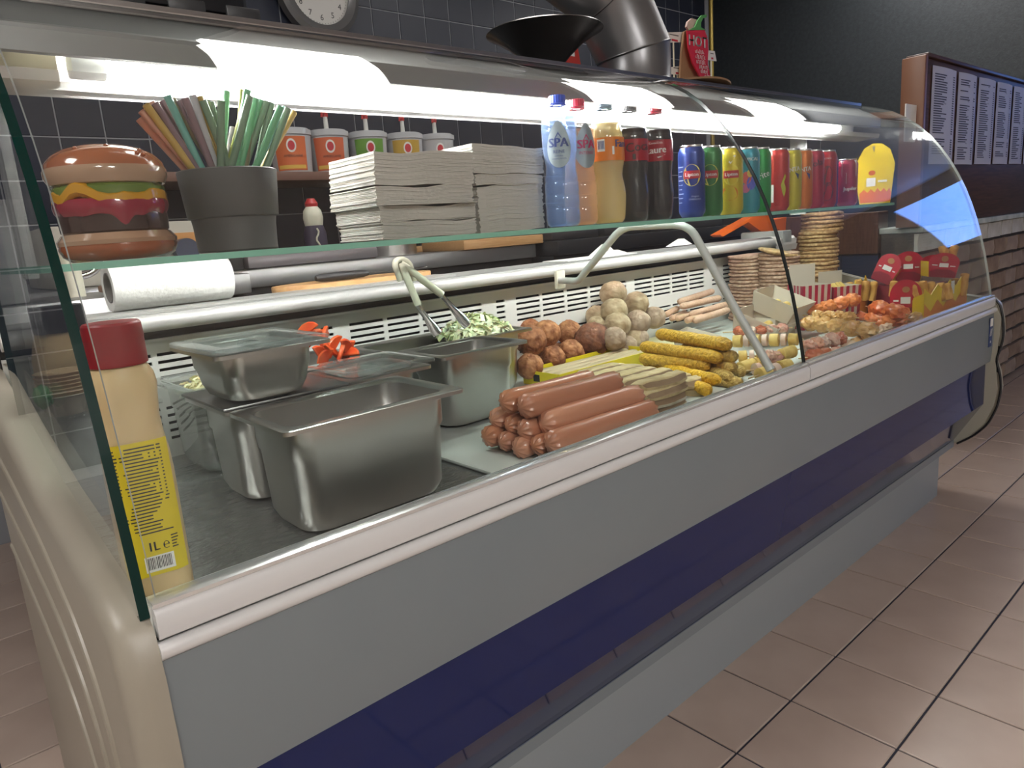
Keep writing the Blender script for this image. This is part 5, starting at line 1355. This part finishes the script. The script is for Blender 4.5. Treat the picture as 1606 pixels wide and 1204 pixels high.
# ============================================================ ON THE REAR LEDGE
LZ = .8630
pr_ = thing('paper_towel_roll', 'white embossed paper towel roll lying on the rear ledge', 'paper roll', (.305, 1.405, LZ + .0425 + .0038))
M_towel = mat('embossed_towel', (.80, .80, .77), .85, bump=.7, scale=110, bdist=.002)
bm = nbm(); n = 40
R = [[bm.verts.new((x, r * math.cos(2 * PI * i / n), r * math.sin(2 * PI * i / n))) for i in range(n)] for x, r in ((.002, .0265), (.0, .030), (0, .0415), (.0015, .0425), (.205, .0425), (.207, .0415), (.207, .0265))]
for A, B in zip(R, R[1:]):
    for j in range(n): bm.faces.new((A[j], A[(j + 1) % n], B[(j + 1) % n], B[j]))
part('towel', bm, M_towel, pr_)
bm = nbm()
R = [[bm.verts.new((x, r * math.cos(2 * PI * i / n), r * math.sin(2 * PI * i / n))) for i in range(n)] for x, r in ((0, .0265), (0, .0245), (.207, .0245), (.207, .0265))]
for A, B in zip(R, R[1:] + R[:1]):
    for j in range(n): bm.faces.new((A[j], A[(j + 1) % n], B[(j + 1) % n], B[j]))
part('cardboard_core', bm, mat('grey_cardboard', (.22, .21, .20), .9), pr_)
a, b = PY(432, 445, 1.45), PY(680, 430, 1.45)
bm = nbm(); prism(bm, [((a.x + b.x) / 2 + (b.x - a.x) / 2 * math.cos(2 * PI * i / 40), 1.47 + .075 * math.sin(2 * PI * i / 40)) for i in range(40)], alongZ, .8630, .8760)
bmesh.ops.bevel(bm, geom=bm.edges[:], offset=.002, segments=1, affect='EDGES')
solo('round_board', bm, M_oak, 'round wooden cutting board on the rear ledge under the knife', 'cutting board')
kn = thing('kitchen_knife', 'kitchen knife with black handle lying on the round board', 'knife', (0, 0, 0))
A, B = PY(495, 434, 1.44), PY(578, 433, 1.44)
A.z = B.z = .8860
bm = nbm(); tube(bm, [A, A.lerp(B, .1), A.lerp(B, .5), A.lerp(B, .9), B], [.006, .0085, .0095, .008, .005], 12); part('handle', bm, M_black, kn)
bm = nbm(); D_ = (B - A).normalized(); S_ = Vector((-D_.y, D_.x, 0)); E_ = B + D_ * .17
prism(bm, [(0, -.010), (.13, -.010), (.17, .008), (0, .010)], lambda u, v, k: tuple(B + D_ * u + S_ * v + Vector((0, 0, k))), -.0010, .0008); part('blade', bm, M_chrome, kn)
bm = bbox(1.405, 1.70, 1.35, 1.45, .8630, .8660, .001); solo('order_pad', bm, WHITE, 'flat white order papers on the rear ledge behind the lifting bar', 'paper')
for i, (px, py, y, w_, h_, lab) in enumerate(((945, 388, 1.44, .10, .030, 'white folded paper standing on the rear ledge left of the lifting bar'), (1065, 380, 1.45, .12, .022, 'crumpled white paper on the rear ledge behind the lifting bar'), (960, 392, 1.40, .12, .012, 'grey receipt roll end on the rear ledge'))):
    p = PY(px, py, y); bm = nbm(); prism(bm, [(-w_ / 2, 0), (w_ / 2, 0), (w_ * .1, h_)], alongY, -.012, .012); solo('folded_paper', bm, M_paper, lab, 'paper', loc=(p.x, y, .8665))
bm = nbm()
for i in range(6):
    t0_, t1_ = i / 6, (i + 1) / 6
p = PY(1205, 385, 1.36)
P = [(1.40, .8640), (1.34, .8665), (1.315, .8640), (1.303, .855), (1.299, .835), (1.3, .815)]
for (a, b), (c_, d_2) in zip(P, P[1:]):
    bm.faces.new([bm.verts.new(q) for q in ((p.x - .06, a, b), (p.x + .10, a, b), (p.x + .09, c_, d_2), (p.x - .05, c_, d_2))])
bmesh.ops.remove_doubles(bm, verts=bm.verts[:], dist=1e-4)
bmesh.ops.solidify(bm, geom=bm.faces[:], thickness=.0006)
tk = solo('order_ticket', bm, M_paper, 'white printed order ticket draped over the rear rail at the right', 'paper')
# orange tool
ot = thing('orange_scraper', 'bright orange angular plastic tool on the rear ledge below the cans', 'tool', (0, 0, 0))
yo = 1.445
pts = [(1121, 371), (1172, 343), (1182, 339), (1200, 340), (1208, 347), (1226, 343), (1224, 370), (1216, 370), (1214, 362), (1190, 368), (1166, 351), (1126, 374)]
pp = [PY(a, b, yo) for a, b in pts]; zmin = min(q.z for q in pp)
bm = nbm(); prism(bm, [(q.x, q.z - zmin + .8635) for q in pp], alongY, yo - .02, yo + .02); part('body', bm, mat('bright_orange_plastic', (.80, .14, .01), .35), ot, False)
# little wooden board and tap left of the roll
solo('small_board', bbox(PY(160, 430, 1.62).x, PY(256, 420, 1.62).x, 1.60, 1.68, .893, .907, .003), mat('brown_board', (.22, .10, .05), .5), 'small brown wooden board behind the paper roll', 'board')

# ============================================================ KITCHEN BEHIND
def cab(x0, x1, y0, y1, z1, m, band, label, name='steel_worktop'):
    t = thing(name, label, 'worktop', (0, 0, 0))
    part('cabinet', bbox(x0, x1, y0 + .03, y1, 0, z1 - band, .003), M_dark if m != M_white else m, t)
    part('top', bbox(x0, x1, y0, y1, z1 - band, z1, .004), m, t); return t
M_st2 = mat('kitchen_steel', (.40, .40, .40), .38, .85, bump=.04, scale=60, stretch=(1, 1, 10))
cab(.80, 2.10, 2.20, 2.98, .896, M_st2, .055, 'long stainless worktop against the tiled wall')
cab(.20, .775, 1.95, 2.98, .896, M_st2, .055, 'short stainless worktop carrying the white appliance', 'steel_worktop')
cab(2.13, 3.6, 2.10, 2.98, .90, mat('black_enamel', (.02, .021, .024), .3), .06, 'dark cooking range to the right of the steel worktop', 'cooking_range')
for i in range(4): solo('range_lid', bbox(2.2 + i * .34, 2.5 + i * .34, 2.2, 2.9, .9005, .935, .006), mat('dark_steel_lid', (.10, .10, .105), .3, .7), 'dark steel lid on the cooking range, %s from left' % ('first', 'second', 'third', 'fourth')[i], 'range lid', 'lids on the cooking range')
# white appliance with knob
ap = thing('white_appliance', 'cream appliance with orange sticker and black knob behind the ornament', 'appliance', (0, 0, 0))
A, B = PY(75, 400, 2.0), PY(340, 400, 2.0)
part('body', bbox(A.x, B.x, 2.0, 2.35, .8965, PY(200, 350, 2.0).z, .006), mat('cream_enamel', (.58, .55, .48), .4), ap)
k0 = PY(290, 392, 1.99); bm = nbm(); prism(bm, [(k0.x + .030 * math.cos(a * PI / 12), k0.z + .030 * math.sin(a * PI / 12)) for a in range(24)], alongY, 1.965, 1.9985); part('knob', bm, mat('dark_blue_knob', (.02, .03, .07), .3), ap)
bm = nbm(); box(bm, k0.x - .05, k0.x + .06, 1.9975, 1.9988, k0.z - .005, k0.z + .045); part('orange_sticker', bm, mat('orange_sticker', (.70, .33, .10), .5), ap)
f = lambda u, v: (u, 1.9975, v); q0 = PY(335, 409, 2.0); bm = nbm(); put_text(bm, 'CE', .012, q0.x - .012, q0.z, f); part('marking', bm, INK, ap, kind='stuff')
# tap
tpb = thing('curved_tap', 'chromed tap pipe with white base left of the paper roll', 'tap', (0, 0, 0))
q = [PY(*a_, 1.75) for a_ in ((118, 433), (140, 430), (168, 404), (200, 404))]
bm = nbm(); tube(bm, arc_pts(q, .03, 4), .009, 10); part('spout', bm, M_chrome, tpb)
q1_ = PY(110, 430, 1.75); part('base', lathe([(.022, 0), (.022, .12), (0, .12)], 20, (q1_.x, 1.75, q1_.z - .08)), M_cream, tpb)
solo('steel_sink', bbox(.14, .50, 1.60, 1.93, .0, .886, .004), M_st2, 'stainless sink unit behind the left end of the counter', 'sink')
solo('white_cabinet', bbox(.142, PY(33, 400, 1.65).x, 1.65, 1.80, .8865, PY(20, 312, 1.65).z, .006), mat('light_grey_enamel', (.42, .42, .42), .4), 'light grey appliance at the far left edge behind the side glass', 'appliance')
# items on worktop
solo('baking_tray_stack', bbox(PY(385, 400, 2.25).x, PY(592, 400, 2.25).x, 2.24, 2.70, .8965, PY(500, 393, 2.25).z, .01), mat('grey_pinkish_foil', (.28, .255, .27), .4, .6), 'stack of dull grey trays on the long steel worktop', 'trays')
solo('black_case', bbox(PY(342, 400, 2.25).x, PY(383, 400, 2.25).x, 2.26, 2.6, .8965, .945, .004), M_black, 'small black case left of the grey trays', 'case')
p = PY(625, 400, 2.35); q = PY(658, 390, 2.35)
solo('steel_pot', lathe([(0, 0), (q.x - p.x, 0), (q.x - p.x, .06), ((q.x - p.x) * .96, .06), ((q.x - p.x) * .96, .003), (0, .003)], 36, cap=False), M_steel, 'small shiny steel pot on the worktop under the napkins', 'pot', loc=(p.x, 2.40, .8965))
a, b = PY(723, 390, 2.2), PY(847, 380, 2.2)
solo('wooden_block', bbox(a.x, b.x, 2.18, 2.46, .8965, .8965 + .036, .003), M_oak, 'thick light oak board on the worktop under the glass shelf', 'board')
a, b = PY(655, 390, 2.4), PY(720, 385, 2.4)
solo('wooden_block', bbox(a.x, b.x - .01, 2.50, 2.70, .8965, .92, .003), M_oak, 'thinner oak board left of the thick one', 'board')
# wall shelf with sauce buckets
solo('wall_shelf', bbox(.75, 2.45, 2.66, 2.995, 1.205, 1.238, .003), mat('brown_shelf_wood', (.17, .085, .06), .5), 'brown wooden wall shelf carrying the sauce buckets', 'shelf')
M_bucket = mat('grey_white_bucket', (.50, .51, .54), .45)
bk = [(459, 433, 484, (.62, .14, .04), 'orange label without pump', 0, 'orange labelled sauce bucket without a pump, leftmost on the wall shelf'), (519, 0, 0, (.60, .13, .05), '', 1, 'orange labelled sauce bucket with pump, second on the wall shelf'), (581, 0, 0, (.13, .30, .04), '', 1, 'green labelled sauce bucket with pump on the wall shelf'), (638, 0, 0, (.52, .33, .05), '', 1, 'mustard labelled sauce bucket with pump on the wall shelf'), (688, 0, 0, (.50, .50, .52), '', 1, 'rightmost sauce bucket with pump, mostly behind the napkins')]
for i, (px, _, _, col, _, pump, lab) in enumerate(bk):
    p = PY(px, 230, 2.78); R0 = .085
    t = thing('sauce_bucket', lab, 'sauce bucket', (p.x, 2.80, 1.2385), group='sauce buckets on the wall shelf')
    H_b = .168
    part('bucket', lathe([(0, 0), (R0 * .86, 0), (R0 * .88, .004), (R0 * .97, H_b - .02), (R0 * 1.02, H_b - .02), (R0 * 1.02, H_b), (R0 * .9, H_b), (R0 * .9, H_b + .006), (0, H_b + .006)], 36, cap=False), M_bucket, t)
    fb = lambda off, sh=.0: (lambda u, v: ((R0 * (.88 + .09 * v / H_b) + off) * math.cos(-PI / 2 - .45 + u / R0), (R0 * (.88 + .09 * v / H_b) + off) * math.sin(-PI / 2 - .45 + u / R0), v))
    bm = nbm(); patch(bm, -.068, .068, .012, H_b - .028, fb(.0012), 10); part('label', bm, ink(col), t)
    bm = nbm(); disc(bm, .004, .105, .020, .026, fb(.002)); part('label_oval', bm, WHITE, t)
    bm = nbm(); disc(bm, .004, .105, .014, .018, fb(.0026)); disc(bm, .004, .108, .010, .012, fb(.0026)); part('oval_mark', bm, ink((.55, .03, .05)), t)
    if i < 2: bm = nbm(); put_text(bm, 'AMERICAINE', .014, .008, .066, fb(.0026)); part('label_print', bm, INK, t, kind='stuff')
    bm = nbm(); patch(bm, -.06, .06, .018, .032, fb(.0018), 8); part('label_stripe', bm, ink((.70, .45, .08)), t)
    if pump:
        bm = lathe([(.026, H_b + .006), (.024, H_b + .012), (.010, H_b + .016), (.0085, H_b + .068), (0, H_b + .068)], 20, cap=False); part('pump', bm, M_white, t)
        bm = lathe([(.012, H_b + .062), (.013, H_b + .080), (0, H_b + .082)], 16, cap=False); part('pump_head', bm, mat('red_pump_head', (.50, .03, .03), .4), t)
        bm = nbm(); tube(bm, [(0, 0, H_b + .072), (-.03, -.03, H_b + .074), (-.035, -.035, H_b + .055)], .004, 8); part('nozzle', bm, MT['red_pump_head'], t)
# squeeze bottle seen behind the napkins
p = PY(492, 350, 2.30)
t = thing('squeeze_bottle', 'dark squeeze bottle with white neck and red cap behind the napkins', 'bottle', (p.x, 2.30, .8965))
part('bottle', lathe([(0, 0), (.036, 0), (.038, .01), (.038, .10), (.030, .125), (0, .125)], 24), ink((.04, .03, .06)), t)
part('neck', lathe([(.030, .125), (.034, .15), (.030, .175), (.018, .19)], 20), M_cream, t)
part('cap', lathe([(.020, .188), (.022, .198), (.012, .215), (0, .215)], 20), mat('red_pump_head', (.5, .03, .03), .4), t)
bm = nbm(); tube(bm, [(-.012 + .006 * math.sin(i * 1.3), -.041, .115 - i * .010) for i in range(11)], .003, 6); part('cord', bm, M_cream, t)

# wall clock
ck = thing('wall_clock', 'round wall clock with grey rim high on the black tiled wall', 'clock', (0, 0, 0))
cc_ = Vector((1.655, 2.985, 2.010))
bm = lathe([(.135, .03), (.150, .036), (.165, .040), (.185, .030), (.192, 0), (.170, 0), (.140, .012)], 48, cap=False); xform(bm, cc_, (PI / 2, 0, 0)); part('rim', bm, mat('grey_clock_rim', (.13, .13, .135), .25, .3), ck)
bm = nbm(); prism(bm, [(cc_.x + .138 * math.cos(a * PI / 20), cc_.z + .138 * math.sin(a * PI / 20)) for a in range(40)], alongY, cc_.y - .018, cc_.y - .002); part('face', bm, mat('clock_face', (.55, .54, .52), .5), ck)
f = lambda u, v: (cc_.x + u, cc_.y - .0192, cc_.z + v); bm = nbm()
for h_ in range(1, 13):
    a = PI / 2 - h_ * PI / 6; put_text(bm, str(h_), .034, .105 * math.cos(a), .105 * math.sin(a), f)
for q_ in range(60):
    a = q_ * PI / 30; disc(bm, .128 * math.cos(a), .128 * math.sin(a), .0018, .0018, f, 6)
part('numerals', bm, INK, ck, kind='stuff')
for a, L_, w_ in ((2.2, .065, .004), (.6, .095, .003)):
    bm = nbm(); f2 = lambda u, v: (cc_.x + u, cc_.y - .021, cc_.z + v); c_, s_ = math.cos(a), math.sin(a)
    polyp(bm, [(-s_ * w_, c_ * w_), (s_ * w_, -c_ * w_), (L_ * c_ + s_ * w_ * .5, L_ * s_ - c_ * w_ * .5), (L_ * c_ - s_ * w_ * .5, L_ * s_ + c_ * w_ * .5)], f2); part('hand', bm, M_black, ck)
bm = nbm(); tube(bm, [(4.52, 2.90, .0), (4.52, 2.90, 2.6)], .014, 10); solo('yellow_pipe', bm, mat('brass_yellow_pipe', (.35, .25, .05), .35, .4), 'vertical yellow pipe in the corner of the tiled wall', 'pipe')

# ============================================================ ON TOP OF THE HOOD
TZ = 1.2750
# black box with notched bottom edge
bb = thing('black_display_unit', 'black box with notched lower edge on top of the hood at the left', 'box', (0, 0, 0))
part('housing', bbox(.12, .498, 1.12, 1.40, 1.300, 1.60, .004), M_black, bb)
part('back_housing', bbox(.12, .52, 1.16, 1.40, TZ, 1.60, .004), mat('charcoal_plastic', (.04, .042, .046), .4), bb)
for i in range(5):
    x = .14 + i * .082; bm = bbox(x, x + .052, 1.1175, 1.135, 1.292 + .0, 1.312, .002); part('lug', bm, mat('charcoal_plastic', (.04, .042, .046), .4), bb)
# funnel bowl
p = PY(862, 100, 1.16)
fb_ = thing('steel_funnel', 'wide dark steel funnel bowl standing on top of the hood', 'funnel', (p.x, 1.17, TZ))
fn_b = [(.030, 0), (.031, .012), (.034, .020), (.052, .038), (.080, .060), (.112, .078), (.122, .082), (.120, .084), (.110, .081), (.078, .063), (.050, .041), (.030, .024), (.026, .014), (.026, 0)]
part('funnel', lathe([(r * 1.04, z * 1.12) for r, z in fn_b], 48, cap=False), mat('dark_steel', (.16, .15, .145), .25, .9), fb_)
# cardboard disc, flue elbow
q = PY(1045, 120, 1.20)
bm = nbm(); cx = q.x
prism(bm, [(cx + .155 * math.cos(a * PI / 24), 1.17 + .13 * math.sin(a * PI / 24)) for a in range(48)], alongZ, TZ, TZ + .0045)
for v in bm.verts:
    dd = (v.co.x - cx) / .155; v.co.z += .010 * (1 - dd * dd)
solo('cardboard_disc', bm, mat('brown_cardboard', (.30, .17, .09), .8, bump=.2, scale=60), 'brown round cardboard lying under the steel flue elbow', 'cardboard')
M_flue = mat('galvanised_flue', (.22, .22, .23), .33, .75, bump=.06, scale=25)
el = thing('flue_elbow', 'large segmented steel flue elbow pipe standing on the hood', 'flue pipe', (0, 0, 0))
c0 = PY(994, 108, 1.20); c0.z = TZ + .016
Rf = .091
# mitred segments: axis points and cut planes
ax = [c0, c0 + Vector((0, 0, .075)), c0 + Vector((-.075, .015, .205)), c0 + Vector((-.225, .05, .285)), c0 + Vector((-.40, .10, .30))]
def cut_ring(p, n, d_, r, k=40):
    """circle of radius r about axis direction d_, sheared on to the plane (p, n)"""
    a = d_.orthogonal().normalized(); a = (Vector((1, 0, 0)) - d_ * d_.x); 
    if a.length < .1: a = Vector((0, 1, 0)) - d_ * d_.y
    a.normalize(); b = d_.cross(a); out = []
    for i in range(k):
        t = 2 * PI * i / k; q_ = p + a * math.cos(t) * r + b * math.sin(t) * r
        s = (p - q_).dot(n) / d_.dot(n); out.append(q_ + d_ * s)
    return out
for i in range(4):
    d_ = (ax[i + 1] - ax[i]).normalized()
    n0 = d_ if i == 0 else (d_ + (ax[i] - ax[i - 1]).normalized()).normalized()
    n1 = d_ if i == 3 else (d_ + (ax[i + 2] - ax[i + 1]).normalized()).normalized()
    bm = nbm(); r0 = Rf + (.0012 if i % 2 else 0)
    loft(bm, [cut_ring(ax[i], n0, d_, r0), cut_ring(ax[i] + d_ * .003, n0, d_, r0 + .002), cut_ring(ax[i] + d_ * .006, n0, d_, r0), cut_ring(ax[i + 1], n1, d_, r0)])
    part('pipe_segment', bm, M_flue, el)
bm = nbm(); d_ = (ax[4] - ax[3]).normalized(); loft(bm, [cut_ring(ax[4] - d_ * .02, d_, d_, Rf + .006), cut_ring(ax[4] + d_ * .02, d_, d_, Rf + .006)], cap1=True); part('end_collar', bm, M_flue, el)
# chilli sign
cs_ = thing('chilli_sign', 'red chilli shaped sign with white HOT lettering on top of the hood', 'sign', (0, 0, 0))
ys = 1.22
out = [(1078, 48), (1105, 47), (1110, 60), (1111, 80), (1110, 100), (1114, 118), (1124, 136), (1112, 132), (1098, 120), (1086, 98), (1080, 75)]
pp = [PY(a, b, ys) for a, b in out]
bm = nbm(); prism(bm, [(q_.x, q_.z) for q_ in pp], alongY, ys, ys + .004); part('chilli', bm, mat('chilli_red', (.62, .02, .05), .5), cs_, False)
st = [(1080, 47), (1090, 42), (1094, 32), (1100, 24), (1108, 23), (1108, 27), (1102, 29), (1099, 36), (1099, 43), (1107, 47)]
pp2 = [PY(a, b, ys) for a, b in st]; bm = nbm(); prism(bm, [(q_.x, q_.z) for q_ in pp2], alongY, ys - .001, ys + .003); part('stalk', bm, mat('chilli_green', (.10, .36, .10), .5), cs_, False)
f = lambda u, v: (u, ys - .0015, v); bm = nbm()
h0 = PY(1094, 66, ys); put_text(bm, 'HOT', .040, h0.x, h0.z, f, sx=1.05, bold=.0012)
rr = random.Random(4)
for i, (px, py, w_) in enumerate(((1097, 82, .045), (1098, 90, .05), (1099, 98, .045), (1103, 106, .045), (1104, 113, .035), (1109, 121, .03))):
    c_ = PY(px, py, ys)
    for k_ in range(7):
        u0 = c_.x - w_ / 2 + k_ * w_ / 7; hh = rr.uniform(.005, .011); tl = rr.uniform(-.002, .002)
        polyp(bm, [(u0, c_.z - hh / 2), (u0 + .0022, c_.z - hh / 2), (u0 + .0030 + tl, c_.z + hh / 2), (u0 + .0008 + tl, c_.z + hh / 2)], f)
        patch(bm, u0, u0 + w_ / 9, c_.z + (hh / 2 if k_ % 2 else -hh / 2), c_.z + (hh / 2 if k_ % 2 else -hh / 2) + .0014, f)
part('lettering', bm, WHITE, cs_, kind='stuff')
bs = [(1072, 50), (1081, 45), (1088, 100), (1100, 122), (1112, 133), (1090, 128), (1066, 122), (1068, 85)]
pp3 = [PY(a, b, ys + .02) for a, b in bs]; bm = nbm(); prism(bm, [(q_.x, q_.z) for q_ in pp3], alongY, ys + .018, ys + .024); part('backing', bm, MT['brown_cardboard'], cs_, False)
pk_ = [(1078, 34), (1084, 29), (1092, 31), (1090, 42), (1080, 48), (1076, 42)]
pp4 = [PY(a, b, ys + .012) for a, b in pk_]; bm = nbm(); prism(bm, [(q_.x, q_.z) for q_ in pp4], alongY, ys + .010, ys + .016); part('pink_card', bm, mat('pinkish_card', (.68, .50, .45), .6), cs_, False)
for i, (pts, lab) in enumerate(((((1039, 51), (1072, 50), (1073, 66), (1044, 67)), 'white price card between the flue elbow and the chilli sign, upper one'), (((1046, 106), (1079, 102), (1081, 118), (1047, 116)), 'white price card at the foot of the flue elbow'), (((1110, 79), (1121, 80), (1124, 96), (1111, 94)), 'small white card sticking out right of the chilli sign'))):
    yy = ys + .03; P = [PY(a, b, yy) for a, b in pts]
    t = thing('price_card', lab, 'card', (0, 0, 0), group='white price cards by the chilli sign')
    bm = nbm(); prism(bm, [(q_.x, q_.z) for q_ in P], alongY, yy, yy + .0015); part('card', bm, WHITE, t, False)
    c_ = sum(P, Vector()) / 4; bm = nbm(); k_ = .4 if i == 2 else 1
    patch(bm, c_.x - .012 * k_, c_.x + .016 * k_, c_.z - .010, c_.z - .005, lambda u, v: (u, yy - .0006, v)); part('red_print', bm, ink((.55, .03, .06)), t)
    bm = nbm(); patch(bm, c_.x - .022 * k_, c_.x + .02 * k_, c_.z + .004, c_.z + .007, lambda u, v: (u, yy - .0006, v)); part('grey_print', bm, ink((.2, .2, .2)), t)
    bm = nbm(); lo_ = min(P, key=lambda q_: q_.z); box(bm, c_.x - .002, c_.x + .002, yy + .0015, yy + .004, TZ, c_.z); part('stick', bm, M_cream, t)
p = PY(897, 85, 1.30)
t = thing('red_leaflet', 'red and white card standing behind the steel funnel', 'card', (0, 0, 0))
q1_, q2_, q3_, q4_ = PY(885, 110, 1.28), PY(912, 108, 1.28), PY(905, 67, 1.28), PY(893, 75, 1.28)
bm = nbm(); prism(bm, [(v.x, v.z) for v in (q1_, q2_, q3_, q4_)], alongY, 1.28, 1.282); part('card', bm, mat('leaflet_red', (.60, .06, .05), .5), t, False)
bm = nbm(); q5 = PY(896, 88, 1.28); patch(bm, q5.x - .012, q5.x + .012, q5.z, q5.z + .02, lambda u, v: (u, 1.2794, v)); part('white_field', bm, WHITE, t)
bm = nbm(); box(bm, q1_.x, q2_.x, 1.282, 1.30, TZ, min(q1_.z, q2_.z) + .01); part('foot', bm, M_dark, t)
